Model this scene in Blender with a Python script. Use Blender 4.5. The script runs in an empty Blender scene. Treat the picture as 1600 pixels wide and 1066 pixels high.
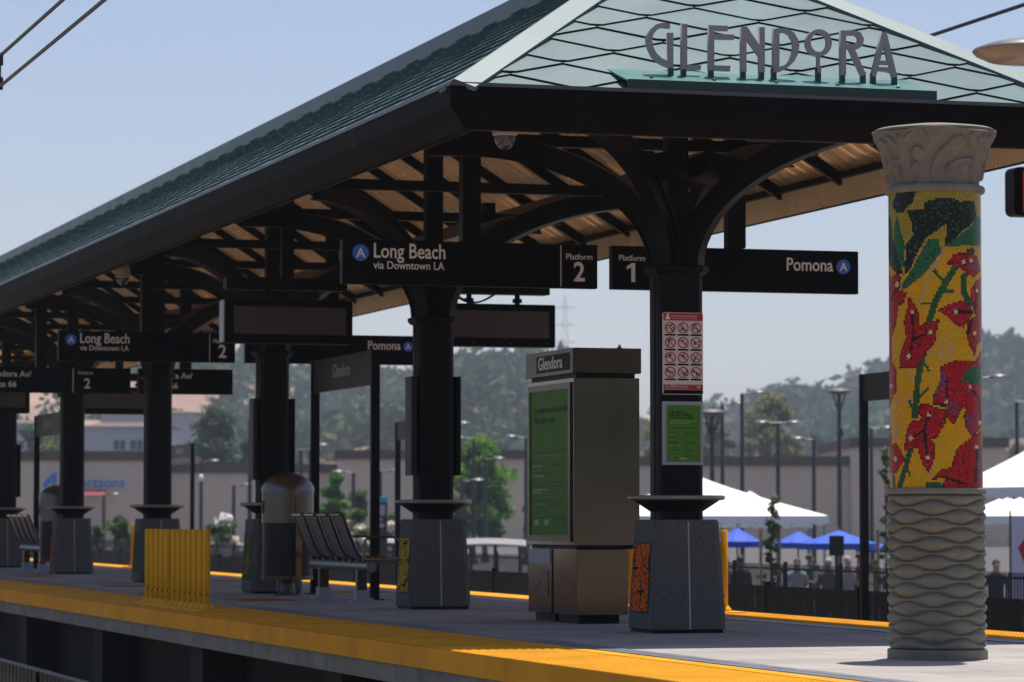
import bpy, bmesh, math, random
import numpy as np
from mathutils import Vector, Matrix, noise
R = math.radians
random.seed(7)
S = bpy.context.scene
COL = S.collection

# ------------------------------------------------------------------ camera, sky, sun, exposure
F = 5300.0 / 1600.0            # focal length in picture widths
YAW, PITCH, EYE = R(16.9), math.atan(275 / 5300), 0.86
cam_d = bpy.data.cameras.new('camera')
cam = bpy.data.objects.new('camera', cam_d); COL.objects.link(cam)
cam_d.sensor_width = 36; cam_d.sensor_fit = 'HORIZONTAL'; cam_d.lens = 36 * F
cam_d.clip_start = 0.3; cam_d.clip_end = 9000
cam_d.dof.use_dof = True; cam_d.dof.focus_distance = 22.3; cam_d.dof.aperture_fstop = 5.0
cam.location = (0, 0, EYE); cam.rotation_euler = (R(90) + PITCH, 0, -YAW)
S.camera = cam

SUN_EL = R(77.2); SUN_AZ = math.atan2(.47, .55)      # azimuth from +Y towards +X
w = bpy.data.worlds.new('World'); S.world = w; w.use_nodes = True
nt = w.node_tree; bg = nt.nodes['Background']
sky = nt.nodes.new('ShaderNodeTexSky'); sky.sky_type = 'NISHITA'; sky.sun_disc = False
sky.sun_elevation = SUN_EL; sky.sun_rotation = SUN_AZ
sky.altitude = 200; sky.air_density = 1.0; sky.dust_density = 1.7; sky.ozone_density = 2.2
tint = nt.nodes.new('ShaderNodeMix'); tint.data_type = 'RGBA'; tint.blend_type = 'MULTIPLY'; tint.inputs[0].default_value = 1   # camera white balance
tint.inputs[7].default_value = (1.055, .97, 1.025, 1)
nt.links.new(sky.outputs[0], tint.inputs[6]); nt.links.new(tint.outputs[2], bg.inputs[0]); bg.inputs[1].default_value = 0.092
sun_d = bpy.data.lights.new('sun', 'SUN'); sun_d.energy = 4.9; sun_d.angle = R(.55); sun_d.color = (1, .94, .865)
sun = bpy.data.objects.new('sun', sun_d); COL.objects.link(sun); sun.location = (20, 20, 60)
sd = Vector((math.cos(SUN_EL) * math.sin(SUN_AZ), math.cos(SUN_EL) * math.cos(SUN_AZ), math.sin(SUN_EL)))
sun.rotation_euler = sd.to_track_quat('Z', 'Y').to_euler()
S.view_settings.view_transform = 'Standard'; S.view_settings.look = 'None'
S.view_settings.exposure = 0.42; S.view_settings.gamma = 1.0
S.render.engine = 'CYCLES'
S.cycles.use_denoising = True
S.cycles.max_bounces = 8; S.cycles.diffuse_bounces = 4; S.cycles.glossy_bounces = 4; S.cycles.volume_bounces = 1
S.cycles.sample_clamp_indirect = 6

# ------------------------------------------------------------------ picture point -> world point (f = 5300 px, horizon 808)
FW = Vector((math.sin(YAW) * math.cos(PITCH), math.cos(YAW) * math.cos(PITCH), math.sin(PITCH)))
RT = Vector((math.cos(YAW), -math.sin(YAW), 0)); UP = RT.cross(FW)
CAM = Vector((0, 0, EYE))
def ray(x, y): return FW * 5300 + RT * (x - 800) + UP * (533 - y)
def atY(x, y, Y): r = ray(x, y); return CAM + r * (Y / r.y)
def atX(x, y, X): r = ray(x, y); return CAM + r * (X / r.x)
def atZ(x, y, z): r = ray(x, y); return CAM + r * ((z - EYE) / r.z)
def atD(x, y, d):                                     # d = level distance ahead of the camera
    r = ray(x, y); h = r.x * math.sin(YAW) + r.y * math.cos(YAW); return CAM + r * (d / h)
def proj(p):
    v = Vector(p) - CAM; k = 5300 / v.dot(FW); return 800 + v.dot(RT) * k, 533 - v.dot(UP) * k

# ------------------------------------------------------------------ materials
def mat(name, col, rough=.6, metal=0, vary=0, scale=5, bump=0, bscale=None, spec=.5, coat=0, stretch=None):
    m = bpy.data.materials.new(name); m.use_nodes = True
    n = m.node_tree.nodes; l = m.node_tree.links; b = n['Principled BSDF']
    b.inputs['Base Color'].default_value = (*col, 1); b.inputs['Roughness'].default_value = rough
    b.inputs['Metallic'].default_value = metal; b.inputs['Specular IOR Level'].default_value = spec
    b.inputs['Coat Weight'].default_value = coat
    if vary or bump:
        tc = n.new('ShaderNodeTexCoord'); mp = n.new('ShaderNodeMapping')
        l.new(tc.outputs['Object'], mp.inputs[0])
        if stretch: mp.inputs['Scale'].default_value = stretch
        nz = n.new('ShaderNodeTexNoise'); nz.inputs['Scale'].default_value = scale; nz.inputs['Detail'].default_value = 6
        nz.inputs['Roughness'].default_value = .65
        l.new(mp.outputs[0], nz.inputs['Vector'])
        if vary:
            rp = n.new('ShaderNodeValToRGB')
            rp.color_ramp.elements[0].position = .3; rp.color_ramp.elements[1].position = .7
            rp.color_ramp.elements[0].color = (*[c * (1 - vary) for c in col], 1)
            rp.color_ramp.elements[1].color = (*[min(1, c * (1 + vary)) for c in col], 1)
            l.new(nz.outputs['Fac'], rp.inputs[0]); l.new(rp.outputs[0], b.inputs['Base Color'])
            mr = n.new('ShaderNodeMapRange'); mr.inputs['To Min'].default_value = max(0, rough - .12); mr.inputs['To Max'].default_value = min(1, rough + .12)
            l.new(nz.outputs['Fac'], mr.inputs['Value']); l.new(mr.outputs[0], b.inputs['Roughness'])
        if bump:
            n2 = n.new('ShaderNodeTexNoise'); n2.inputs['Scale'].default_value = bscale or scale * 6; n2.inputs['Detail'].default_value = 4
            l.new(mp.outputs[0], n2.inputs['Vector'])
            bp = n.new('ShaderNodeBump'); bp.inputs['Strength'].default_value = bump; bp.inputs['Distance'].default_value = .01
            l.new(n2.outputs['Fac'], bp.inputs['Height']); l.new(bp.outputs[0], b.inputs['Normal'])
    return m
def mat_attr(name, rough=.7, attr='tint', spec=.4, trans=0):
    m = bpy.data.materials.new(name); m.use_nodes = True
    n = m.node_tree.nodes; l = m.node_tree.links; b = n['Principled BSDF']
    a = n.new('ShaderNodeAttribute'); a.attribute_name = attr
    l.new(a.outputs['Color'], b.inputs['Base Color']); b.inputs['Roughness'].default_value = rough
    b.inputs['Specular IOR Level'].default_value = spec
    if trans:
        t = n.new('ShaderNodeBsdfTranslucent'); mx = n.new('ShaderNodeMixShader'); mx.inputs[0].default_value = trans
        l.new(a.outputs['Color'], t.inputs[0]); l.new(b.outputs[0], mx.inputs[1]); l.new(t.outputs[0], mx.inputs[2])
        l.new(mx.outputs[0], n['Material Output'].inputs['Surface'])
    return m
def mat_brick(name, c1, c2, mortar, sx, sy, msize, rough=.8, offset=.5, bump=.3, coord='Object', rot=0):
    m = bpy.data.materials.new(name); m.use_nodes = True
    n = m.node_tree.nodes; l = m.node_tree.links; b = n['Principled BSDF']; b.inputs['Roughness'].default_value = rough; b.inputs['Specular IOR Level'].default_value = .0
    tc = n.new('ShaderNodeTexCoord'); mp = n.new('ShaderNodeMapping'); mp.inputs['Rotation'].default_value = (0, 0, rot)
    l.new(tc.outputs[coord], mp.inputs[0])
    br = n.new('ShaderNodeTexBrick'); br.offset = offset
    br.inputs['Color1'].default_value = (*c1, 1); br.inputs['Color2'].default_value = (*c2, 1); br.inputs['Mortar'].default_value = (*mortar, 1)
    br.inputs['Scale'].default_value = 1; br.inputs['Brick Width'].default_value = sx; br.inputs['Row Height'].default_value = sy
    br.inputs['Mortar Size'].default_value = msize
    l.new(mp.outputs[0], br.inputs['Vector'])
    nz = n.new('ShaderNodeTexNoise'); nz.inputs['Scale'].default_value = 1.3; nz.inputs['Detail'].default_value = 8
    l.new(tc.outputs[coord], nz.inputs['Vector'])
    mr = n.new('ShaderNodeMapRange'); mr.inputs['To Min'].default_value = .68; mr.inputs['To Max'].default_value = 1.24
    l.new(nz.outputs['Fac'], mr.inputs['Value'])
    mx = n.new('ShaderNodeMix'); mx.data_type = 'RGBA'; mx.blend_type = 'MULTIPLY'; mx.inputs[0].default_value = 1
    l.new(br.outputs['Color'], mx.inputs[6]); l.new(mr.outputs[0], mx.inputs[7])
    l.new(mx.outputs[2], b.inputs['Base Color'])
    n2 = n.new('ShaderNodeTexNoise'); n2.inputs['Scale'].default_value = 90; l.new(tc.outputs[coord], n2.inputs['Vector'])
    bp = n.new('ShaderNodeBump'); bp.inputs['Strength'].default_value = bump; bp.inputs['Distance'].default_value = .004
    l.new(n2.outputs['Fac'], bp.inputs['Height']); l.new(bp.outputs[0], b.inputs['Normal'])
    return m

M = {}
M['bronze'] = mat('dark_bronze_paint', (.0035, .003, .0028), .5, 0, .25, 3, spec=.12)
M['arm'] = mat('bronze_arm_paint', (.004, .003, .0025), .42, 0, .25, 4, spec=.14)
M['fascia'] = mat('bronze_gutter_metal', (.006, .005, .0045), .6, 0, .3, 2.5, .03, 14, spec=.03)
M['deck'] = mat('tan_metal_deck', (.95, .69, .42), .26, .35, .05, 1.0, spec=.5)
M['lip'] = mat('gutter_lip_skylit', (.075, .07, .08), .4, .2, .15, 3)  # lighter than the gutter: sky light on the lip put into the colour
M['beam'] = mat('beam_lit_brown', (.07, .045, .028), .42, 0, .2, 4)  # browner than the other steel: light from below put into the colour
M['shingle'] = mat('green_metal_shingle', (.082, .142, .146), .45, 0, .10, 2.2, .05, 30, spec=.25)
M['cap'] = mat('green_cap_metal', (.080, .138, .141), .45, 0, .08, 1.5)
M['ridge'] = mat('slate_green_ridge', (.06, .095, .10), .45, .1, .1, 2)
M['green'] = mat('deep_green_steel', (.004, .028, .024), .45, 0, .15, 5)
M['greenplate'] = mat('green_plate', (.06, .18, .155), .35, .1, .1, 5)
M['letter'] = mat('grey_metal_letters', (.25, .235, .265), .5, .2, .06, 12)
M['black'] = mat('black_paint', (.003, .003, .0032), .5, 0, .2, 4, spec=.15)
M['signblack'] = mat('sign_black', (.002, .002, .003), .5, 0, .15, 3, spec=.08)
M['white'] = mat('sign_white', (.78, .72, .68), .6)
M['blue'] = mat('sign_blue', (.03, .13, .55), .5)
M['concrete'] = mat('grey_concrete', (.16, .165, .145), .85, 0, .3, 3, .2, 60, spec=.1)
M['pedestal'] = mat('pedestal_concrete', (.110, .107, .097), .85, 0, .42, 75, .4, 120, spec=.2)
M['seam'] = mat('pale_sealant', (.42, .38, .36), .7, 0, .1, 8)
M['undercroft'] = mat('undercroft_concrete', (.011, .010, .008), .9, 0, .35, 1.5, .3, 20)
M['yellow'] = mat('yellow_tactile', (.58, .265, .022), .7, 0, .2, 1.3, .05, 30, spec=.03)
M['yellowdim'] = mat('orange_tactile_pad', (.33, .12, .012), .7, 0, .14, 3, spec=.03)
M['tube'] = mat('yellow_plastic', (.66, .33, .002), .5, 0, .06, 6, spec=.12)
M['drain'] = mat('grey_steel_strip', (.15, .16, .185), .5, .2, .2, 6, spec=.15)
M['steel'] = mat('brushed_stainless', (.155, .135, .115), .15, 1, .03, .8)
M['steeldim'] = mat('bronze_stainless', (.062, .05, .037), .3, .9, .05, 2)
M['shelf'] = mat('bright_shelf_steel', (.30, .27, .245), .42, .8, .15, 6)  # brighter than the kiosk steel, with the lit rim in the colour
M['binsteel'] = mat('satin_bin_steel', (.17, .15, .135), .36, 1, .05, 2)
M['perf'] = mat('perforated_dark_steel', (.025, .023, .022), .45, .7, .3, 60)
M['benchgrey'] = mat('bench_metal', (.17, .165, .158), .42, .4, .2, 50)
M['lens'] = mat('smoked_dome', (.02, .018, .017), .06, 0, spec=.8)
M['greywhite'] = mat('camera_housing', (.34, .29, .25), .5, 0, .1, 6)
M['screen'] = mat('led_screen_dark', (.055, .042, .035), .55, 0, .15, 40)
M['panelgrey'] = mat('grey_side_panel', (.32, .33, .36), .5, .1, .1, 5)
M['namegrey'] = mat('name_panel_grey', (.022, .022, .021), .5, 0, .15, 2, spec=.2)
M['nametext'] = mat('name_panel_lettering', (.33, .33, .32), .5)
M['poster'] = mat('green_poster', (.07, .19, .022), .5, 0, .15, 1.5, spec=.06)
M['noticegreen'] = mat('green_notice', (.075, .21, .022), .5, 0, .1, 3, spec=.2)
M['postertext'] = mat('poster_dark_lettering', (.008, .02, .005), .5)
M['posterpale'] = mat('poster_pale_lettering', (.20, .33, .13), .5)
M['red'] = mat('sign_red', (.42, .008, .014), .5)
M['signpale'] = mat('sign_pale', (.66, .58, .55), .55)
M['stone'] = mat('cast_stone', (.178, .172, .133), .85, 0, .2, 7, .3, 70)
M['stonetop'] = mat('cast_stone_capital', (.18, .16, .13), .85, 0, .2, 7, .3, 80)
M['grout'] = mat('dark_grout', (.05, .035, .01), .8)
M['fence'] = mat('black_fence_paint', (.0025, .0025, .003), .55, 0, .2, 5, spec=.1)
M['lamp'] = mat('dark_lamp_paint', (.02, .019, .02), .45, 0, .2, 5)
M['lamphead'] = mat('lamp_head_metal', (.16, .155, .16), .4, .4, .1, 5)
M['lampglass'] = mat('lamp_lens', (.20, .155, .12), .3, 0, .1, 20)
M['wire'] = mat('wire_metal', (.02, .02, .022), .5, .5)
M['asphalt'] = mat('asphalt', (.06, .059, .057), .9, 0, .25, .6, .3, 20)
M['ground'] = mat('dry_ground', (.15, .13, .11), .95, 0, .3, .05, .3, 5)
M['ballast'] = mat('ballast_stone', (.23, .21, .19), .95, 0, .4, 14, .6, 22, spec=0)
M['stucco'] = mat('beige_stucco', (.64, .475, .35), .9, 0, .08, .25, stretch=(1, 1, .25))
M['stuccodk'] = mat('brown_parapet', (.085, .038, .028), .85, 0, .12, .4)
M['housewhite'] = mat('pale_house_wall', (.40, .40, .41), .9, 0, .06, .3)
M['roofbrown'] = mat('brown_roof', (.11, .07, .055), .85, 0, .15, .5)
M['glass'] = mat('dark_window', (.03, .035, .045), .12, 0, spec=.8)
M['tent'] = mat('white_tent_fabric', (.80, .79, .78), .75, 0, .03, 1)
M['parasol'] = mat('blue_fabric', (.014, .075, .46), .75, 0, .12, 2)
M['wood'] = mat('wooden_stake', (.34, .22, .11), .85, 0, .2, 6)
M['bark'] = mat('bark', (.11, .085, .065), .95, 0, .3, 6, .4, 20)
M['shade'] = mat('pale_shade_roof', (.20, .195, .19), .8, 0, .15, 2)
M['leaf'] = mat_attr('leaf_foliage', .6, trans=.5)
M['tile'] = mat_attr('glass_mosaic_tile', .3, spec=.25)
M['paneltile'] = mat_attr('matt_mosaic_tile', .8, spec=.05)
M['scrub'] = mat_attr('hill_scrub_foliage', .85, spec=.1, trans=.2)
M['paving'] = mat_brick('concrete_pavers', (.30, .28, .262), (.335, .312, .292), (.15, .13, .12), .9, .6, .006, .82, bump=.05)
M['cyan'] = mat('cyan_cap', (.03, .30, .46), .5)
M['letterblue'] = mat('shop_letters_blue', (.02, .17, .50), .5)
M['skin'] = mat('skin', (.42, .25, .18), .6)
M['hairdark'] = mat('dark_hair', (.02, .015, .012), .7)

# ------------------------------------------------------------------ mesh helpers
class MB:
    def __init__(s): s.v = []; s.f = []; s.c = None
    def add(s, vs, fs):
        o = len(s.v); s.v += [tuple(p) for p in vs]; s.f += [tuple(i + o for i in f) for f in fs]; return s
    def box(s, a, b):
        x0, y0, z0 = a; x1, y1, z1 = b
        return s.add([(x0, y0, z0), (x1, y0, z0), (x1, y1, z0), (x0, y1, z0), (x0, y0, z1), (x1, y0, z1), (x1, y1, z1), (x0, y1, z1)],
                     [(3, 2, 1, 0), (4, 5, 6, 7), (0, 1, 5, 4), (1, 2, 6, 5), (2, 3, 7, 6), (3, 0, 4, 7)])
    def cbox(s, c, d): return s.box([c[i] - d[i] / 2 for i in range(3)], [c[i] + d[i] / 2 for i in range(3)])
    def bar(s, p, q, w, h, up=(0, 0, 1)):              # rectangular bar from p to q, w sideways, h along up
        p = Vector(p); q = Vector(q); d = (q - p).normalized(); side = d.cross(Vector(up)).normalized(); u = side.cross(d)
        vs = []
        for e in (p, q):
            for a, b in ((-1, -1), (1, -1), (1, 1), (-1, 1)): vs.append(e + side * a * w / 2 + u * b * h / 2)
        return s.add(vs, [(0, 1, 2, 3), (7, 6, 5, 4), (4, 5, 1, 0), (5, 6, 2, 1), (6, 7, 3, 2), (7, 4, 0, 3)])
    def tube(s, pts, r, n=10, caps=True):
        pts = [Vector(p) for p in pts]; rs = r if isinstance(r, (list, tuple)) else [r] * len(pts)
        o = len(s.v); ref = None
        for i, p in enumerate(pts):
            d = (pts[min(i + 1, len(pts) - 1)] - pts[max(i - 1, 0)]).normalized()
            if ref is None: ref = d.orthogonal().normalized()
            a = (ref - d * ref.dot(d)).normalized(); ref = a; b = d.cross(a)
            for k in range(n):
                t = 2 * math.pi * k / n; s.v.append(tuple(p + (a * math.cos(t) + b * math.sin(t)) * rs[i]))
        for i in range(len(pts) - 1):
            for k in range(n):
                k2 = (k + 1) % n; s.f.append((o + i * n + k, o + i * n + k2, o + (i + 1) * n + k2, o + (i + 1) * n + k))
        if caps:
            s.f.append(tuple(o + k for k in reversed(range(n)))); e = o + (len(pts) - 1) * n; s.f.append(tuple(e + k for k in range(n)))
        return s
    def lathe(s, prof, n=32, c=(0, 0, 0), caps=True):
        o = len(s.v)
        for r, z in prof:
            for k in range(n):
                t = 2 * math.pi * k / n; s.v.append((c[0] + r * math.cos(t), c[1] + r * math.sin(t), c[2] + z))
        for i in range(len(prof) - 1):
            for k in range(n):
                k2 = (k + 1) % n; s.f.append((o + i * n + k, o + i * n + k2, o + (i + 1) * n + k2, o + (i + 1) * n + k))
        if caps:
            s.f.append(tuple(o + k for k in reversed(range(n)))); e = o + (len(prof) - 1) * n; s.f.append(tuple(e + k for k in range(n)))
        return s
    def loft(s, rings, caps=True):                     # list of rings of equal length
        o = len(s.v); n = len(rings[0])
        for r in rings: s.v += [tuple(p) for p in r]
        for i in range(len(rings) - 1):
            for k in range(n):
                k2 = (k + 1) % n; s.f.append((o + i * n + k, o + i * n + k2, o + (i + 1) * n + k2, o + (i + 1) * n + k))
        if caps:
            s.f.append(tuple(o + k for k in reversed(range(n)))); e = o + (len(rings) - 1) * n; s.f.append(tuple(e + k for k in range(n)))
        return s
    def quad(s, a, b, c, d): return s.add([a, b, c, d], [(0, 1, 2, 3)])
    def build(s, name, m, parent=None, smooth=None, loc=(0, 0, 0), rot=(0, 0, 0), bevel=0, colors=None):
        me = bpy.data.meshes.new(name); me.from_pydata(s.v, [], s.f); me.update()
        if colors is not None:
            a = me.color_attributes.new('tint', 'FLOAT_COLOR', 'CORNER')
            tot = np.array([len(f) for f in s.f]); arr = np.repeat(np.array(colors, dtype=np.float32), tot, axis=0)
            arr = np.hstack([arr, np.ones((len(arr), 1), np.float32)]); a.data.foreach_set('color', arr.ravel())
        if smooth is not None:
            me.polygons.foreach_set('use_smooth', [True] * len(me.polygons))
            if smooth < 180: me.set_sharp_from_angle(angle=R(smooth))
        if isinstance(m, (list, tuple)):
            for q in m: me.materials.append(q)
        else: me.materials.append(m)
        o = bpy.data.objects.new(name, me); COL.objects.link(o); o.parent = parent; o.location = loc; o.rotation_euler = rot
        if bevel:
            bv = o.modifiers.new('bevel', 'BEVEL'); bv.width = bevel; bv.segments = 2; bv.limit_method = 'ANGLE'
        return o
def tag(o, label=None, cat=None, group=None, kind=None):
    if label: o['label'] = label
    if cat: o['category'] = cat
    if group: o['group'] = group
    if kind: o['kind'] = kind
    return o
def thing(name, label, cat, loc=(0, 0, 0), rz=0, group=None):
    o = bpy.data.objects.new(name, None); COL.objects.link(o); o.location = loc; o.rotation_euler = (0, 0, rz); o.empty_display_size = .3
    return tag(o, label, cat, group)
def struct(o): return tag(o, kind='structure')
def dup(o, loc=None, rz=None, label=None, parent=None):
    c = o.copy(); COL.objects.link(c); c.parent = parent
    if loc is not None: c.location = loc
    if rz is not None: c.rotation_euler = (0, 0, rz)
    if label: c['label'] = label
    for ch in list(o.children): dup(ch, parent=c)
    return c
def rect(cx, cy, hw, hd, ch):                          # chamfered rectangle, counter-clockwise
    return [(cx - hw + ch, cy - hd), (cx + hw - ch, cy - hd), (cx + hw, cy - hd + ch), (cx + hw, cy + hd - ch),
            (cx + hw - ch, cy + hd), (cx - hw + ch, cy + hd), (cx - hw, cy + hd - ch), (cx - hw, cy - hd + ch)]
def text(s, size, m, name, parent, loc, rot=(R(90), 0, 0), align='LEFT', bold=0.0, ext=.002, space=1.0, sx=1.0, lead=1.0):
    cu = bpy.data.curves.new('t', 'FONT'); cu.body = s; cu.size = size; cu.align_x = align; cu.extrude = ext; cu.offset = bold * size
    cu.space_character = space; cu.resolution_u = 3; cu.space_line = lead
    t = bpy.data.objects.new('t', cu); COL.objects.link(t); t.scale = (sx, 1, 1)
    bpy.context.view_layer.update()
    me = bpy.data.meshes.new_from_object(t.evaluated_get(bpy.context.evaluated_depsgraph_get()))
    bpy.data.objects.remove(t); bpy.data.curves.remove(cu)
    if sx != 1:
        for v in me.vertices: v.co.x *= sx
    me.materials.clear(); me.materials.append(m)
    o = bpy.data.objects.new(name, me); COL.objects.link(o); o.parent = parent; o.location = loc; o.rotation_euler = rot
    return o
def outline(loops, thick, m, name, parent, loc, rot=(R(90), 0, 0)):   # flat outline with holes -> solid plate
    cu = bpy.data.curves.new('o', 'CURVE'); cu.dimensions = '2D'; cu.fill_mode = 'BOTH'; cu.extrude = thick / 2
    for lp in loops:
        sp = cu.splines.new('POLY'); sp.points.add(len(lp) - 1); sp.use_cyclic_u = True
        for p, q in zip(sp.points, lp): p.co = (q[0], q[1], 0, 1)
    t = bpy.data.objects.new('o', cu); COL.objects.link(t); bpy.context.view_layer.update()
    me = bpy.data.meshes.new_from_object(t.evaluated_get(bpy.context.evaluated_depsgraph_get()))
    bpy.data.objects.remove(t); bpy.data.curves.remove(cu); me.materials.clear(); me.materials.append(m)
    o = bpy.data.objects.new(name, me); COL.objects.link(o); o.parent = parent; o.location = loc; o.rotation_euler = rot
    return o
def smoothed(pts, k=3):                                # Chaikin smoothing of a closed loop
    for _ in range(k):
        q = []
        for i in range(len(pts)):
            a, b = pts[i], pts[(i + 1) % len(pts)]
            q += [(a[0] * .75 + b[0] * .25, a[1] * .75 + b[1] * .25), (a[0] * .25 + b[0] * .75, a[1] * .25 + b[1] * .75)]
        pts = q
    return pts

# ------------------------------------------------------------------ the setting: ground, tracks, platform
XN, XF, XC = 5.95, 10.95, 8.58          # platform edges and centre line
YA, YB = -12.0, 150.0
GZ = -1.75                              # street level
g = MB(); g.quad((-620, -540, GZ), (1500, -540, GZ), (1500, 2500, GZ), (-620, 2500, GZ)); struct(g.build('ground', M['ground']))
g = MB(); g.quad((22, -40, GZ + .01), (240, -40, GZ + .01), (240, 420, GZ + .01), (22, 420, GZ + .01)); struct(g.build('car_park_paving', M['asphalt']))
tb = MB(); tb.box((-6, -60, GZ - .2), (18.5, 190, -1.12)); struct(tb.build('track_bed', M['ballast']))
for xc in (3.95, 12.95):
    rl = MB()
    for s in (-.72, .72):
        rl.box((xc + s - .035, -50, -1.12), (xc + s + .035, 185, -.98))
    struct(rl.build('rail', M['steeldim']))
pl = MB()
pl.box((XN + .02, YA, -.27), (XF - .02, YB, -.004))
struct(pl.build('platform', M['concrete'], bevel=.01))
pv = MB(); pv.quad((XN + 1.21, YA, 0), (XF - .92, YA, 0), (XF - .92, YB, 0), (XN + 1.21, YB, 0)); struct(pv.build('platform_paving', M['paving']))
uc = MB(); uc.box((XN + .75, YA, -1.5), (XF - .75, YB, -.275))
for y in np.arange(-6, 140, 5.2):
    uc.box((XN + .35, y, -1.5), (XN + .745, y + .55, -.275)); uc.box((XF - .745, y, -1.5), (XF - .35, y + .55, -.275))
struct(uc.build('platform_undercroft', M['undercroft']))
# tactile edges, cast in 1.2 m units with open joints
def tactile(x0, x1, xface, sgn):
    t = MB()
    y = YA
    while y < 110:
        y1 = y + 1.22 - .006
        t.box((min(x0, x1), y, -.003), (max(x0, x1), y1, .006))
        xa, xb = (xface - .022, xface) if sgn < 0 else (xface, xface + .022)
        t.box((xa + .0, y, -.135), (xb, y1, .006))
        y += 1.22
    # truncated domes, modelled where they are near enough to see
    for yy in np.arange(13.5, 30, .062):
        for xx in np.arange(min(x0, x1) + .04, max(x0, x1) - .02, .062):
            o = len(t.v)
            for r, z in ((.016, .006), (.010, .0115)):
                for k in range(6): t.v.append((xx + r * math.cos(k * 1.0472), yy + r * math.sin(k * 1.0472), z))
            for k in range(6):
                k2 = (k + 1) % 6; t.f.append((o + k, o + k2, o + 6 + k2, o + 6 + k))
            t.f.append(tuple(o + 6 + k for k in range(6)))
    return struct(t.build('tactile_edge_paving', M['yellow']))
tactile(XN, XN + .77, XN + .018, -1)
tactile(XF - .66, XF, XF - .018, 1)
ds = MB()
ds.box((XN + .81, YA, -.003), (XN + .95, 110, .004))
struct(ds.build('tactile_border_strip', M['yellow']))
ds = MB()
for xa, xb in ((XN + .985, XN + 1.08), (XN + 1.095, XN + 1.19), (XF - .90, XF - .80), (XF - .785, XF - .69)):
    y = YA
    while y < 110: ds.box((xa, y, -.003), (xb, y + .99, .005)); y += 1.0
struct(ds.build('expansion_joint_strip', M['drain']))
jb = MB()
for xa, xb in ((XN + .772, XN + .808), (XN + .952, XN + 1.208), (XF - .918, XF - .662)):
    jb.quad((xa, YA, -.001), (xb, YA, -.001), (xb, 110, -.001), (xa, 110, -.001))
struct(jb.build('joint_shadow_gap', M['black']))
for (xa, xb, yy) in ((7.45, 8.05, 34.2), (7.45, 8.05, 41.5), (7.45, 8.05, 48.8), (9.3, 9.95, 37.5), (9.3, 9.95, 44.7)):
    p = MB(); p.box((xa, yy, -.003), (xb, yy + .92, .005)); struct(p.build('tactile_pad', M['yellowdim']))

# ------------------------------------------------------------------ canopy
CY0, BAY, NB = 24.0, 6.8, 7
RY0, RY1 = 21.7, CY0 + BAY * (NB - 1) + 2.3
EX0, EX1 = 6.2, 10.96                      # roof edge over the platform edges
EZ, RZ = 3.74, 5.24
SL = (RZ - EZ) / (XC - EX0)
canopy = thing('platform_canopy', 'long station canopy with a green diamond-shingled hip roof on black columns', 'canopy', (XC, CY0, 0))
def L(p): return (p[0] - XC, p[1] - CY0, p[2])
def LM(mb): mb.v = [L(p) for p in mb.v]; return mb

def shingles(origin, ex, es, en, width, slope_len, keep, lip=.025, cut=.035):
    """diamond shingles on a roof plane: ex along the eave, es up the slope, en the normal; keep(x,s) is a list of half planes (a,b,c): a*x+b*s<=c"""
    mb = MB(); cols = []
    W, H = .86, .43
    rng = random.Random(3)
    rows = int(slope_len / (H / 2)) + 3
    for r in range(-2, rows):
        s0 = r * H / 2 - .02
        n = int(width / W) + 4
        for k in range(-2, n):
            x0 = k * W + (W / 2 if r % 2 else 0)
            tip = .045
            poly = [(x0 - tip, s0 + tip * .5), (x0 + tip, s0 + tip * .5), (x0 + W / 2, s0 + H / 2), (x0 + W / 2 * .0 + .0, s0 + H), (x0 - W / 2, s0 + H / 2)]
            for a, b, c in keep:                       # clip
                out = []
                for i in range(len(poly)):
                    p, q = poly[i], poly[(i + 1) % len(poly)]
                    dp, dq = a * p[0] + b * p[1] - c, a * q[0] + b * q[1] - c
                    if dp <= 0: out.append(p)
                    if dp * dq < 0:
                        t = dp / (dp - dq); out.append((p[0] + (q[0] - p[0]) * t, p[1] + (q[1] - p[1]) * t))
                poly = out
                if len(poly) < 3: break
            if len(poly) < 3: continue
            j = rng.uniform(-.002, .002)
            def hgt(p): return .004 + (lip + j) * max(0, 1 - (p[1] - s0) / H)
            top = [origin + ex * p[0] + es * p[1] + en * hgt(p) for p in poly]
            bot = [origin + ex * p[0] + es * (p[1] + (cut if p[1] < s0 + H * .52 else 0)) + en * (-.004) for p in poly]
            m = len(poly); o = len(mb.v)
            mb.v += [tuple(p) for p in top] + [tuple(p) for p in bot]
            mb.f.append(tuple(o + i for i in range(m)))
            for i in range(m):
                i2 = (i + 1) % m; mb.f.append((o + i, o + m + i, o + m + i2, o + i2))
    return mb
def roof_face(o, ex, up, width, slope_len, keep, name='roof', lip=.025, cut=.035):
    es = Vector(up).normalized(); ex = Vector(ex); en = ex.cross(es)
    sh = shingles(Vector(o), ex, es, en, width, slope_len, keep, lip, cut)
    sb = LM(sh).build(name, M['shingle'], canopy)
    return sb
LEN = RY1 - RY0; W2 = XC - EX0
up_s = Vector((1, 0, SL)); sl = math.hypot(W2, RZ - EZ); kf = W2 / sl     # run per slope length
end_k = [(-1, kf, 0), (1, kf, 2 * W2), (0, -1, 0)]
roof_face((EX0, RY0, EZ), (1, 0, 0), (0, 1, SL), 2 * W2, sl, end_k)                                     # hip facing the camera
roof_face((EX0, RY1, EZ), (0, -1, 0), (1, 0, SL), LEN, sl, [(-1, kf, 0), (1, kf, LEN), (0, -1, 0), (0, 1, sl - .10)], lip=.042, cut=.016)     # near slope
roof_face((EX1, RY0, EZ), (0, 1, 0), (-1, 0, SL), LEN, sl, [(-1, kf, 0), (1, kf, LEN), (0, -1, 0), (0, 1, sl)])     # far slope
roof_face((EX1, RY1, EZ), (-1, 0, 0), (0, -1, SL), 2 * W2, sl, end_k)
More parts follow.
